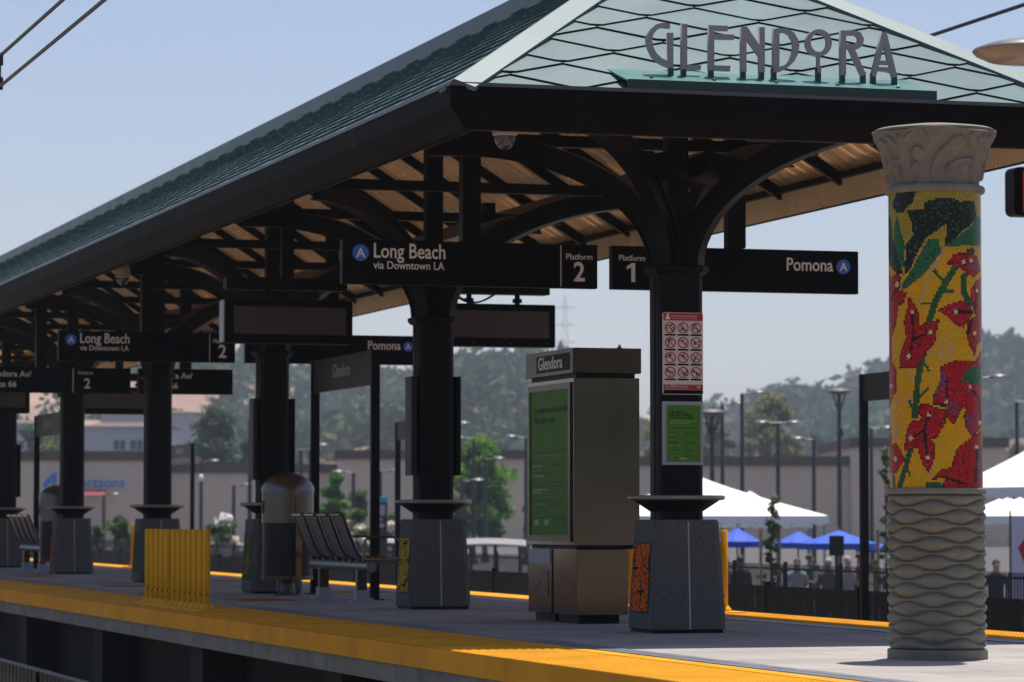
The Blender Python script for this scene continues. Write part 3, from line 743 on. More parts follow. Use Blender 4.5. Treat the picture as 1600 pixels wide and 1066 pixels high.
for r in range(4):
    for c in range(3):
        x = (-.325 + c * .325) * w1; z = hh * (.625 - r * .362); rr = w1 * .132
        ic = MB()
        for _ in range(6):
            ax_, az_ = rng.uniform(-.5, .5) * rr, rng.uniform(-.55, .55) * rr; bx_, bz_ = ax_ + rng.uniform(-.5, .5) * rr, az_ + rng.uniform(-.5, .5) * rr
            k = rr * .93 / max(rr * .93, math.hypot(bx_, bz_) + .004)
            ic.bar((x + ax_ * k, -.0118, z + az_ * k), (x + bx_ * k, -.0118, z + bz_ * k + .001), .0012, rr * .17, (0, 1, 0)) if False else ic.tube([(x + ax_ * k, -.011, z + az_ * k), (x + bx_ * k, -.011, z + bz_ * k + .001)], rr * .09, 5)
        ic.build('pictogram', M['black'], t)
        rg_ = MB(); n = 32; o = 0
        for rad, y in ((rr, -.0135), (rr * .84, -.0135), (rr * .84, -.0105), (rr, -.0105)):
            rg_.v += [(x + rad * math.cos(2 * math.pi * i / n), y - .002, z + rad * math.sin(2 * math.pi * i / n)) for i in range(n)]
        for a_ in range(4):
            b_ = (a_ + 1) % 4
            for i in range(n): i2 = (i + 1) % n; rg_.f.append((a_ * n + i, a_ * n + i2, b_ * n + i2, b_ * n + i))
        rg_.bar((x - rr * .66, -.0152, z + rr * .56), (x + rr * .66, -.0152, z - rr * .56), rr * .15, .0012, (0, 1, 0))
        rg_.build('prohibition_ring', M['red'], t)
        strip(x - rr * 1.02, x + rr * 1.02, z - rr * 1.42, z - rr * 1.12, M['signblack'], 'caption_bar', -.0122)
A = atY(1036, 627, Yf - .03); B = atY(1099, 727, Yf - .03); cx, cz = (A.x + B.x) / 2, (A.z + B.z) / 2; w1, h1 = B.x - A.x, A.z - B.z
t = thing('framed_notice', 'small green safety notice in a silver frame below the red notice', 'notice', (cx, Yf - .018, cz), 0)
b = MB(); b.box((-w1 / 2, -.015, -h1 / 2), (w1 / 2, .016, h1 / 2)); b.build('frame', M['panelgrey'], t, bevel=.004)
b = MB(); b.box((-w1 / 2 + .026, -.018, -h1 / 2 + .024), (w1 / 2 - .024, -.0155, h1 / 2 - .028)); b.build('poster', M['noticegreen'], t)
for i, s_ in enumerate(('You deserve a', 'safe ride on Metro.', 'We\'re here to help.')):
    text(s_, .0235, M['black'], 'poster_heading', t, (-w1 / 2 + .05, -.019, h1 / 2 - .085 - i * .0215), ext=.0004, bold=.02)
def lines(t, spec, m, nm, y, W_, H_):
    mb = MB(); rng = random.Random(11)
    for u0, u1, v, hgt in spec:
        u = u0
        while u < u1:                                   # words, too small to read, as short dashes
            wd = min(rng.uniform(.03, .09), u1 - u)
            mb.box((-W_ / 2 + u * W_, y, H_ / 2 - v * H_ - hgt * H_), (-W_ / 2 + (u + wd) * W_, y + .0008, H_ / 2 - v * H_)); u += wd + .018
    mb.build(nm, m, t)
SP_PALE = [(.17, .82, .305, .014), (.17, .66, .335, .014), (.17, .80, .445, .003), (.17, .26, .515, .010), (.17, .30, .585, .010), (.17, .42, .68, .010), (.17, .25, .70, .010), (.17, .44, .785, .003)]
SP_DARK = [(.70, .86, .13, .008), (.17, .82, .42, .014), (.17, .28, .49, .014), (.55, .84, .49, .010), (.55, .80, .51, .010), (.17, .35, .56, .014), (.55, .60, .56, .012), (.17, .36, .63, .014), (.17, .37, .655, .014), (.55, .78, .63, .012), (.55, .76, .655, .012), (.17, .45, .755, .014), (.55, .76, .755, .012), (.55, .74, .78, .012), (.26, .34, .875, .014), (.55, .70, .86, .004), (.75, .84, .875, .014)]
lines(t, SP_PALE, M['posterpale'], 'poster_small_print', -.0190, w1, h1); lines(t, SP_DARK, M['postertext'], 'poster_small_print', -.0190, w1, h1)
d_ = MB(); d_.lathe([(.009, 0), (.009, .001)], 14); d_.build('poster_emblem', M['letterblue'], t, loc=(-w1 / 2 + .055, -.019, -h1 / 2 + .05), rot=(R(90), 0, 0))
d_ = MB(); d_.box((-.03, -.0192, -h1 / 2 + .042), (.025, -.0184, -h1 / 2 + .056)); d_.build('poster_emblem', M['panelgrey'], t)
# side notice boards on the second and third columns
for k, zz in ((1, (1.25, 2.18)), (2, (1.28, 2.2)), (5, (1.2, 2.1))):
    for s in (-1, 1):
        t = thing('column_notice_board', '%s notice board on the %s side of the %s column' % ('narrow dark' if s < 0 else 'dark', 'near-track' if s < 0 else 'far-track', {1: 'second', 2: 'third', 5: 'sixth'}[k]), 'notice board', (XC + s * .215, CY0 + BAY * k, zz[0]), 0, 'notice boards on the column sides')
        b = MB(); b.box((-.025, -.12, 0), (.025, .12, zz[1] - zz[0])); b.build('case', M['signblack'] if s > 0 else M['namegrey'], t, bevel=.004)
        g_ = MB(); g_.box((s * .026 - .002, -.10, .03), (s * .026 + .002, .10, zz[1] - zz[0] - .03)); g_.build('glazing', M['namegrey'], t)

# ------------------------------------------------------------------ map kiosk
KX0, KX1, KY0, KY1 = 8.42, 8.98, 26.0, 27.27
kc = ((KX0 + KX1) / 2, (KY0 + KY1) / 2)
t = thing('map_kiosk', 'stainless steel map kiosk with a green poster and Glendora header', 'information kiosk', (kc[0], kc[1], 0))
hx, hy = (KX1 - KX0) / 2, (KY1 - KY0) / 2
b = MB(); b.box((-hx - .012, -hy - .012, 2.02), (hx + .012, hy + .012, 2.225)); b.build('header', M['steeldim'], t, bevel=.004)
b = MB(); b.box((-hx + .03, -hy + .03, 1.985), (hx - .03, hy - .03, 2.019)); b.build('shadow_gap', M['black'], t)
b = MB(); b.box((-hx, -hy, .63), (hx, hy, 1.984)); b.build('body', M['steel'], t, bevel=.004)
b = MB(); b.box((-hx + .03, -hy + .03, .60), (hx - .03, hy - .03, .629)); b.build('shadow_gap', M['black'], t)
b = MB(); b.box((-hx + .02, -hy, .07), (hx - .10, -hy + .62, .599)); b.build('front_cabinet', M['steel'], t, bevel=.004)
b = MB(); b.box((-hx + .01, -hy + .63, .07), (hx - .10, hy, .599)); b.build('rear_cabinet', M['steel'], t, bevel=.004)
b = MB(); b.box((-hx + .06, -hy + .05, 0), (hx - .16, -hy + .58, .07)); b.build('plinth', M['black'], t)
b = MB(); b.box((-hx + .06, -hy + .68, 0), (hx - .16, hy - .05, .07)); b.build('plinth', M['black'], t)
b = MB(); b.box((-hx - .002, -hy + .06, 1.995 + .055), (-hx + .0, hy - .3, 2.19)); 
b.v = [(x - .012, y, z) for x, y, z in b.v]; b.build('header_panel', M['signblack'], t)
text('Glendora', .15, M['white'], 'header_lettering', t, (-hx - .016, -.05, 2.075), rot=(R(90), 0, R(-90)), align='CENTER', bold=.004, sx=1.15)
def frame_panel(s):
    f = MB()
    y0, y1, z0, z1 = -hy + .06, hy - .06, .66, 1.95
    for a_, c_ in (((y0, z0), (y1, z0 + .05)), ((y0, z1 - .05), (y1, z1)), ((y0, z0 + .05), (y0 + .05, z1 - .05)), ((y1 - .05, z0 + .05), (y1, z1 - .05))):
        f.box((s * (hx + .001) - .014, a_[0], a_[1]), (s * (hx + .001) + .014, c_[0], c_[1]))
    f.build('poster_frame', M['steeldim'], t)
    p_ = MB(); p_.box((s * (hx + .003) - .002, y0 + .05, z0 + .05), (s * (hx + .003) + .002, y1 - .05, z1 - .05)); return p_.build('poster', M['poster'], t)
frame_panel(-1); frame_panel(1)
xx = -hx - .0062; pw, ph = 2 * hy - .22, 1.19
for i, s_ in enumerate(('You deserve a safe ride on Metro.', 'We\'re here to help.')):
    text(s_, .078, M['black'], 'poster_heading', t, (xx, pw / 2 - .10, 1.72 - i * .085), rot=(R(90), 0, R(-90)), bold=.006, ext=.0004, sx=.92)
for spec, m_ in ((SP_PALE, M['posterpale']), (SP_DARK, M['postertext'])):
    mb = MB(); rng = random.Random(4)
    for u0, u1, v, hg in spec[1:]:
        u = u0 - .09
        while u < u1 + .06:
            wd = min(rng.uniform(.02, .06), u1 + .06 - u)
            if v > .40: mb.box((xx - .0008, pw / 2 - (u + wd) * pw, 1.90 - v * ph - hg * ph), (xx, pw / 2 - u * pw, 1.90 - v * ph))
            u += wd + .012
    mb.build('poster_small_print', m_, t)
mb = MB(); mb.box((xx - .0008, .02, .79), (xx, .14, .84)); mb.box((xx - .0008, .3, .79), (xx, .42, .84)); mb.build('poster_emblem', M['posterpale'], t)
b = MB(); b.box((-hx + .006, hy - .55, .20), (-hx + .009, hy - .30, .42)); b.build('access_door', M['steeldim'], t)
b = MB(); b.lathe([(.012, 0), (.012, .006)], 10); b.build('lock', M['steel'], t, loc=(-hx + .006, hy - .34, .31), rot=(0, R(-90), 0))
b = MB(); b.box((-hx + .004, -hy + .66, .48), (-hx + .0095, hy - .02, .597)); b.build('cabinet_rail', M['panelgrey'], t)
b = MB(); b.lathe([(.022, 0), (.022, .012), (.008, .02), (.012, .035)], 10); b.build('lifting_eye', M['black'], t, loc=(hx - .12, -hy + .15, 2.226))

# ------------------------------------------------------------------ mosaic column in front
mc = thing('mosaic_column', 'round art column with red orchids in mosaic and carved stone capital', 'column', (8.478, 19.02, 0))
RC = .281
pb = MB(); pb.loft([[(r * math.cos(2 * math.pi * (i + .5) / 16), r * math.sin(2 * math.pi * (i + .5) / 16), z) for i in range(16)] for r, z in ((.308, 0), (.308, .055), (.298, .062))]); pb.build('plinth', M['stone'], mc)
# interleaved pillow courses
wv = MB(); NP, RW, TT = 120, 17, 7; z0, z1 = .06, 1.0; hc = (z1 - z0) / RW; amp = hc * .33
def bnd(k, ph): return z0 + k * hc + (0 if k in (0, RW) else amp * (1 if k % 2 else -1) * math.cos(5 * ph + .9))
rings = []
for k in range(RW):
    for j in range(TT + (1 if k == RW - 1 else 0)):
        tt = j / TT; rg_ = []
        for i in range(NP):
            ph = 2 * math.pi * i / NP; a_, b_ = bnd(k, ph), bnd(k + 1, ph)
            th = (b_ - a_) / (hc * 1.66)
            bul = math.sin(math.pi * tt) ** .55 if 0 < tt < 1 else 0
            r = .252 + .004 + bul * (.026 + .024 * th)
            rg_.append((r * math.cos(ph), r * math.sin(ph), a_ + (b_ - a_) * tt))
        rings.append(rg_)
wv.loft(rings); wv.build('wavy_base', M['stone'], mc, smooth=180)
tr = MB(); tr.lathe([(.262, .995), (.297, 1.0), (.302, 1.015), (.297, 1.032), (.278, 1.036)], 64); tr.build('stone_ring', M['stone'], mc, smooth=50)
tr = MB(); tr.lathe([(RC - .004, 1.03), (RC - .004, 2.84)], 96); tr.build('mosaic_bed', M['grout'], mc, smooth=50)
# mosaic picture
S4 = 4.4416
def inpoly(x, y, P_):
    c = False; n = len(P_); j = n - 1
    for i in range(n):
        xi, yi = P_[i]; xj, yj = P_[j]
        if (yi > y) != (yj > y) and x < (xj - xi) * (y - yi) / (yj - yi) + xi: c = not c
        j = i
    return c
def dline(x, y, P_):
    d = 1e9
    for (ax, ay), (bx, by) in zip(P_, P_[1:]):
        dx, dy = bx - ax, by - ay; t_ = max(0, min(1, ((x - ax) * dx + (y - ay) * dy) / (dx * dx + dy * dy + 1e-9)))
        d = min(d, math.hypot(x - ax - dx * t_, y - ay - dy * t_))
    return d
def off(P_): return [(x, y + 1066) for x, y in P_]
dark = [[(65, 150), (95, 75), (245, 62), (215, 140), (150, 205), (100, 210)], [(20, 175), (60, 250), (70, 370), (110, 500), (150, 640), (90, 620), (50, 560), (25, 400)],
 [(170, 205), (290, 195), (300, 145), (380, 125), (490, 115), (545, 150), (600, 130), (645, 140), (660, 230), (620, 300), (560, 340), (520, 390), (430, 445), (455, 330), (450, 295), (400, 330), (340, 370), (300, 400), (260, 470), (200, 600), (150, 640), (160, 520), (165, 430), (215, 370), (205, 280)], [(580, 465), (640, 455), (650, 495), (590, 495)]]
grn = [[(75, 350), (100, 220), (125, 320), (160, 440), (150, 560), (170, 620), (120, 560), (90, 460)], [(320, 400), (390, 400), (412, 490), (350, 570), (290, 640), (200, 710), (130, 745), (140, 690), (200, 610), (260, 500)],
 [(430, 445), (520, 390), (620, 310), (660, 230), (700, 240), (700, 430), (560, 445), (500, 450)], off([(20, 410), (70, 400), (45, 480), (20, 480)]), off([(530, 300), (610, 200), (660, 195), (700, 240), (700, 330), (600, 310)]), off([(290, 1040), (300, 990), (400, 990), (420, 1040)])]
stems = [([(510, 590), (440, 700), (380, 800), (320, 970)], 23), ([(440, 700), (360, 620)], 10), ([(420, 760), (490, 755)], 10), ([(360, 840), (280, 840)], 11), ([(570, 650), (565, 760), (610, 840)], 22),
 (off([(285, 100), (240, 300), (220, 540)]), 22), (off([(270, 150), (320, 235)]), 9), (off([(250, 410), (310, 355)]), 9), (off([(215, 510), (185, 440)]), 9), (off([(190, 760), (160, 860), (110, 1020)]), 18), (off([(160, 870), (180, 940)]), 8), (off([(65, 920), (70, 1020)]), 9)]
swirl = [([(430, 480), (330, 640), (250, 850)], 11), (off([(310, 130), (330, 60), (420, 22), (480, 60), (470, 130), (420, 150), (385, 120), (400, 90), (430, 98)]), 11), (off([(150, 195), (215, 310)]), 11),
 (off([(190, 420), (110, 440), (60, 520), (55, 620), (85, 690), (110, 640), (100, 580), (72, 572)]), 10), (off([(345, 870), (330, 950)]), 10)]
reds = [[(440, 570), (500, 500), (580, 490), (660, 500), (690, 600), (640, 655), (590, 640), (540, 590)], [(700, 640), (640, 690), (610, 750), (620, 830), (640, 910), (700, 910)],
 [(380, 890), (450, 850), (560, 815), (620, 870), (630, 900), (560, 1010), (500, 980), (450, 930)], [(590, 960), (700, 880), (700, 1080), (660, 1110), (640, 1196), (600, 1120), (580, 1040)],
 [(20, 580), (60, 650), (100, 615), (130, 660), (120, 740), (170, 760), (150, 830), (110, 850), (90, 980), (60, 1066), (65, 1126), (60, 1216), (90, 1286), (95, 1436), (60, 1466), (20, 1456)],
 [(180, 785), (230, 850), (255, 920), (255, 985), (330, 970), (400, 940), (380, 1010), (370, 1100), (300, 1180), (240, 1275), (110, 1280), (120, 1180), (160, 1066), (145, 960), (170, 860)],
 off([(400, 210), (430, 185), (520, 160), (650, 160), (700, 200), (700, 600), (620, 680), (570, 620), (560, 540), (575, 490), (555, 480), (490, 605), (440, 560), (430, 480), (340, 460), (350, 390), (395, 310)]),
 off([(250, 460), (310, 450), (330, 470), (435, 500), (430, 600), (370, 690), (330, 690), (360, 740), (350, 850), (310, 925), (270, 870), (235, 760), (140, 780), (165, 620), (200, 570), (270, 560), (240, 520)]),
 off([(20, 580), (45, 580), (60, 720), (85, 715), (150, 830), (90, 920), (20, 920)]), off([(620, 680), (700, 620), (700, 1040), (410, 1040), (420, 960), (320, 980), (400, 905), (470, 890), (500, 780), (560, 720)]), off([(640, 170), (700, 60), (700, 230)])]
purple = [off([(400, 210), (450, 260), (430, 350), (400, 400), (345, 450), (370, 340)]), off([(570, 540), (640, 520), (620, 660), (570, 620)]), off([(430, 470), (500, 420), (545, 500), (500, 560)]), [(620, 560), (670, 570), (650, 620), (590, 600)], off([(640, 760), (700, 740), (700, 1000), (660, 1000)])]
vein = [[(205, 900), (215, 1066), (180, 1190)], [(330, 1040), (215, 1080)], off([(315, 535), (280, 640), (190, 690)]), off([(290, 660), (305, 825)]), off([(440, 445), (440, 300)]), off([(440, 470), (350, 470)]), off([(605, 345), (670, 420), (680, 580)]), off([(650, 750), (640, 980)]), [(510, 895), (630, 900), (590, 1060)], [(60, 800), (110, 700)], off([(330, 1000), (430, 960), (560, 1000)]), [(640, 900), (660, 745)]]
cen = [(565, 555), (620, 545), (510, 895), (205, 900), (330, 1040), (660, 745), (640, 1040), (100, 700), (180, 1196), (440, 1511), (605, 1411), (315, 1601), (190, 1756), (305, 1891), (80, 1896), (650, 1816), (675, 1646), (50, 1390)]
rng = random.Random(9)
nA, nZ = 156, 160; zA, zB = 1.036, 2.838; tw = 2 * math.pi / nA; tz = (zB - zA) / nZ
tl = MB(); tc_ = []
for i in range(nA):
    ph = (i + .5) * tw                                  # angle from the direction facing -Y
    for j in range(nZ):
        z = zA + (j + .5) * tz
        phm = (ph + R(24) + math.pi) % (2 * math.pi) - math.pi      # the design is centred on the side facing the approach path
        if abs(phm) > math.pi / 2: phm = math.copysign(math.pi - abs(phm), phm)
        # picture plane of the design: across the front half, repeated in mirror on the back
        x = 366 + 327 * math.sin(phm); y = (zB - z) / (zB - zA) * 2035 + 58
        ry, rx_ = rng.uniform(.88, 1.10), rng.random()
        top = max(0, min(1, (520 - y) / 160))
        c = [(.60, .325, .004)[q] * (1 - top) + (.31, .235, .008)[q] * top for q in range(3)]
        if y < 440 and rx_ < .3: c = [.34, .24, .06]
        if any(dline(x, y, s_) < w__ for s_, w__ in swirl): c = (.48, .31, .13)
        if any(dline(x, y, s_) < w__ for s_, w__ in stems): c = (.022, .10, .035) if rx_ > .15 else (.012, .05, .02)
        if any(inpoly(x, y, q) for q in dark): c = (.010, .014, .010) if rx_ > .16 else (.03, .085, .045)
        if any(inpoly(x, y, q) for q in grn):
            c = (.022, .125, .05) if rx_ > .18 else (.012, .06, .03)
        if any(inpoly(x, y, q) for q in reds) and not any(inpoly(x, y, q) for q in grn[4:]):
            c = (.38, .007, .014) if rx_ < .72 else ((.22, .005, .011) if rx_ < .86 else ((.48, .035, .02) if rx_ < .95 else (.07, .012, .02)))
            if any(dline(x, y, q + [q[0]]) < 8 for q in reds if inpoly(x, y, q)): c = (.15, .004, .010)
            if any(inpoly(x, y, q) for q in purple) and rng.random() < .6: c = (.17, .06, .14) if rx_ < .7 else (.09, .03, .07)
            if any(dline(x, y, q) < 9 for q in vein): c = (.02, .006, .01)
            for (a_, b_) in cen:
                dd = math.hypot((x - a_), (y - b_) * .8)
                if dd < 12: c = (.70, .50, .22)
                elif dd < 24 and rng.random() < .6: c = (.22, .07, .14) if rng.random() < .6 else (.03, .01, .02)
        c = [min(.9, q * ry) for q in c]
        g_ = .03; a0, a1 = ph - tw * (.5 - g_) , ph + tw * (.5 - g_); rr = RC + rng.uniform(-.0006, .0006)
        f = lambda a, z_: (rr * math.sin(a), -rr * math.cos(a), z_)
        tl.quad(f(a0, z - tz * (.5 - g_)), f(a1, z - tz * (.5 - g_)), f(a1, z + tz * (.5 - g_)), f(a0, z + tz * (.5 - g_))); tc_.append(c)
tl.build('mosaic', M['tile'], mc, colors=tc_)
# carved capital: flared bell with leaves and fruit in relief
tr = MB(); tr.lathe([(.285, 2.825), (.302, 2.832), (.308, 2.85), (.302, 2.868), (.285, 2.875)], 64); tr.build('stone_ring', M['stonetop'], mc, smooth=50)
NA, NZ = 300, 70
def leaf(u, v, cu, cv, ln, wd, ang):
    c_, s_ = math.cos(R(ang)), math.sin(R(ang)); a = ((u - cu) * c_ + (v - cv) * s_) / ln; b = (-(u - cu) * s_ + (v - cv) * c_) / wd
    if abs(a) >= 1: return 0
    w_ = (1 - a * a) ** .8
    if abs(b) >= w_: return 0
    h = .55 + .45 * abs(b) / w_ if w_ > .15 else .5
    h *= min(1, (w_ - abs(b)) * 5)
    return h * (1 - .12 * (1 if (int(abs(a * 5 + abs(b) * 1.5) * 2) % 2) else 0))
rel = []
for rep in range(4):
    o_ = rep * 90
    rel += [('d', o_ + 8, .70, 10, .021), ('d', o_ + 22, .28, 7, .018), ('l', o_ - 9, .42, 24, 7.5, 62, .02), ('l', o_ + 16, .35, 20, 7, 18, .016), ('d', o_ - 34, .55, 8.5, .014), ('r', o_ - 34, .55, 8.5, .02),
            ('l', o_ - 52, .45, 30, 5.5, 96, .022), ('l', o_ - 44, .75, 14, 5, 60, .016), ('l', o_ + 40, .45, 32, 6, 88, .024), ('l', o_ - 62, .72, 15, 5, 125, .018), ('l', o_ - 26, .85, 10, 4, 110, .014), ('l', o_ - 42, .2, 14, 5, 70, .016)]
rings = []
for j in range(NZ + 1):
    v = j / NZ; rg_ = []
    z = 2.875 + .325 * v
    base_r = .270 + .025 * v + .085 * v ** 2.6
    for i in range(NA):
        u = 360 * i / NA; r = base_r; add = 0
        for q in rel:
            du = (u - q[1] + 180) % 360 - 180
            if q[0] == 'd':
                dd = math.hypot(du, (v - q[2]) * 62) / q[3]
                if dd < 1: add = max(add, q[4] * 1.3 * math.sqrt(1 - dd * dd) + .008)
            elif q[0] == 'r':
                dd = math.hypot(du, (v - q[2]) * 62) / q[3]; 
                if abs(dd - .62) < .14 or dd < .2: add = max(add, q[4])
            else:
                if abs(du) < 40: add = max(add, 1.5 * q[6] * leaf(du, (v - q[2]) * 62, 0, 0, q[3], q[4], q[5]))
        if v > .93: add *= (1 - v) / .07
        r += add
        a = R(u) - R(98)
        rg_.append((r * math.cos(a), r * math.sin(a), z + (.012 * math.cos(4 * R(u) + 1) if v == 1 else 0)))
    rings.append(rg_)
cp = MB(); cp.loft(rings); cp.build('capital', M['stonetop'], mc, smooth=180)
tr = MB(); tr.lathe([(.36, 3.195), (.374, 3.203), (.374, 3.215), (.35, 3.226), (.18, 3.25), (.02, 3.256)], 48); tr.build('capital_cap', M['stonetop'], mc, smooth=60)

# ------------------------------------------------------------------ bins, bench, delineators
def litter_bin(loc, label):
    t = thing('litter_bin', label, 'litter bin', loc, 0, 'dome-topped litter bins')
    r = .275
    b = MB(); b.lathe([(r, .20), (r, .80)], 40); b.build('basket', M['perf'], t, smooth=50)
    b = MB(); b.lathe([(r + .012, .17), (r + .012, .215)], 40); b.build('lower_band', M['steel'], t, smooth=50)
    b = MB(); b.lathe([(r + .012, .795), (r + .012, 1.14)], 40, caps=False); b.build('upper_drum', M['binsteel'], t, smooth=50)
    b = MB(); b.lathe([((r + .02) * math.cos(a_), 1.14 + .21 * math.sin(a_)) for a_ in np.linspace(0, 1.52, 10)], 40); b.build('dome_lid', M['binsteel'], t, smooth=70)
    b = MB()
    for i in range(9):
        a_ = R(176 + 4 * i - 16); rr = r + .016
        b.v += [(rr * math.cos(a_), rr * math.sin(a_), .90), (rr * math.cos(a_), rr * math.sin(a_), 1.04)]
    for i in range(8): b.f.append((2 * i, 2 * i + 2, 2 * i + 3, 2 * i + 1)[::-1])
    b.build('opening', M['black'], t)
    b = MB(); b.box((.02, -r - .03, .17), (.09, -r - .013, 1.10)); b.build('door_edge', M['steel'], t)
    b = MB(); b.lathe([(.09, .012), (.07, .17)], 16); b.lathe([(.16, 0), (.16, .012)], 20); b.build('foot', M['steeldim'], t)
    b = MB()
    for k in range(4): b.lathe([(.014, .012), (.014, .045)], 8, (.12 * math.cos(k * 1.57 + .8), .12 * math.sin(k * 1.57 + .8), 0))
    b.build('anchor_bolts', M['steel'], t)
    return t
b1 = litter_bin((8.52, 36.55, 0), 'dome-topped steel litter bin between the third column and the bench')
dup(b1, (8.50, 52.0, 0), label='far dome-topped litter bin partly behind the fifth column')

def bench(loc, label):
    t = thing('bench', label, 'bench', loc, 0, 'perforated metal platform benches')
    N, PW = 4, .56; L_ = N * PW
    bm_ = MB(); bm_.tube([(0, -L_ / 2 - .1, .36), (0, L_ / 2 + .1, .36)], .055, 12); bm_.build('seat_beam', M['benchgrey'], t, smooth=50)
    for s in (-1, 1):
        y = s * L_ * .36
        l_ = MB(); l_.box((-.05, y - .05, .10), (.05, y + .05, .32)); leg = l_.build('leg', M['steeldim'], t, bevel=.008)
        l_ = MB(); l_.box((-.12, y - .09, 0), (.12, y + .09, .015)); l_.box((-.065, y - .065, .015), (.065, y + .065, .12))
        for a_, c_ in ((-.1, -.06), (.1, -.06), (-.1, .06), (.1, .06)): l_.lathe([(.014, .015), (.014, .04)], 6, (a_, y + c_, 0))
        l_.build('anchor_foot', M['panelgrey'], leg)
    for k in range(N):
        y = -L_ / 2 + (k + .5) * PW
        hw_ = PW / 2 - .075
        path = [(-.275, .885), (-.25, .88), (-.235, .83), (-.185, .70), (-.13, .56), (-.08, .47), (.0, .435), (.16, .43), (.30, .445), (.345, .43), (.36, .40)]
        se = MB(); rows = []
        for x, z in path[1:-1]: rows.append((x, z))
        for (x, z), (x2, z2) in zip(rows, rows[1:]):
            se.add([(x, y - hw_, z), (x2, y - hw_, z2), (x2, y + hw_, z2), (x, y + hw_, z), (x - .006, y - hw_, z - .008), (x2 - .006, y - hw_, z2 - .008), (x2 - .006, y + hw_, z2 - .008), (x - .006, y + hw_, z - .008)], [(0, 1, 2, 3), (7, 6, 5, 4), (0, 4, 5, 1), (2, 6, 7, 3)])
        seat = se.build('seat', M['benchgrey'], t, smooth=50)
        fr = MB(); fr.tube([(x, y - hw_, z) for x, z in path] + [(path[-1][0], y + hw_, path[-1][1])] + [(x, y + hw_, z) for x, z in reversed(path)] + [(path[0][0], y - hw_, path[0][1])], .018, 6); fr.build('seat_frame', M['steel'], seat, smooth=50)
        bk = MB(); bk.bar((-.0, y - .12, .39), (-.0, y - .12, .43), .05, .05, (0, 1, 0)); bk.bar((0, y + .12, .39), (0, y + .12, .43), .05, .05, (0, 1, 0)); bk.build('seat_bracket', M['steeldim'], seat)
    for k in range(0, N + 1, 2):
        y = -L_ / 2 + k * PW
        ar = MB(); ar.tube([(-.06, y, .42), (-.04, y, .62), (.0, y, .66), (.25, y, .66), (.31, y, .62), (.34, y, .42), (.0, y, .39)], .015, 8); ar.build('armrest', M['steel'], t, smooth=60)
    return t
bn = bench((8.55, 34.2, 0), 'four-seat perforated metal bench with raked backs, between the second and third columns')
dup(bn, (8.55, 54.6, 0), label='far perforated metal bench near the left edge, beside the sixth column')

def delineators(loc, label, n=12):
    t = thing('delineator_row', label, 'edge barrier', loc, 0, 'yellow tube barriers on the platform edges')
    pb_ = MB(); pb_.box((-.13, -.2, 0.006), (.13, n * .25, .022)); pb_.build('base_plate', M['tube'], t, bevel=.006)
    for k in range(n):
        y = k * .245 + (.10 if k >= 7 else 0)
        tb_ = MB(); tb_.lathe([(.030, .07), (.034, .10), (.034, .735), (.026, .745)], 14); tube = tb_.build('tube', M['tube'], t, smooth=40, loc=(0, y, 0))
        ft = MB(); ft.lathe([(.075, .022), (.07, .04), (.038, .075)], 8); ft.build('tube_foot', M['tube'], tube)
        bl = MB(); bl.lathe([(.008, 0), (.008, .004)], 8, (0, 0, 0)); bl.build('bolt', M['black'], tube, loc=(-.012, -.034, .16), rot=(R(90), 0, 0))
        bl = MB(); bl.lathe([(.008, 0), (.008, .004)], 8, (0, 0, 0)); bl.build('bolt', M['black'], tube, loc=(-.034, -.005, .19), rot=(0, R(-90), 0))
    return t
dl = delineators((6.28, 30.15, 0), 'row of upright yellow tubes on the near platform edge in front of the pedestals')
dup(dl, (10.62, 28.45, 0), label='yellow tube barrier on the far platform edge, barely showing beside the front pedestal')
dup(dl, (10.62, 54.35, 0), label='yellow tube barrier on the far platform edge, barely showing beside the fourth pedestal')

# ------------------------------------------------------------------ fences
def fence(name, label, X, y0, y1, zb, zt, pitch, bay, group, pw=.02):
    t = thing(name, label, 'fence', (X, y0, zb), 0, group)
    H = zt - zb; y = 0; L_ = y1 - y0
    while y < L_ - .1:
        ye = min(y + bay, L_)
        q = MB(); q.box((-.035, y - .035, 0), (.035, y + .035, H + (0 if X < 5 else .05))); q.build('post', M['fence'], t)
        pn = MB()
        for z in (H - .022 if X < 5 else H * .94, H * .60, H * .10): pn.box((-.022, y + .036, z - .022), (.022, ye - .036, z + .022))
        for yy in np.arange(y + .09, ye - .05, pitch): pn.box((-.062 + .0365, yy - pw / 2, .06), (-.0235, yy + pw / 2, H))
        pn.build('picket_panel', M['fence'], t)
        y += bay
    return t
fence('track_fence', 'black picket fence along the far side of the far track', 15.5, 16, 150, -1.12, .0, .10, 3.0, 'black picket fences by the tracks', .091)
fence('street_fence', 'taller black picket fence in front of the white tents', 26, 30, 200, GZ, -.12, .12, 3.0, 'black picket fences by the tracks', .075)
fence('street_fence', 'black picket fence along the near track at the lower left corner', 2.2, 9, 60, -1.12, .235, .10, 2.4, 'black picket fences by the tracks', .07)

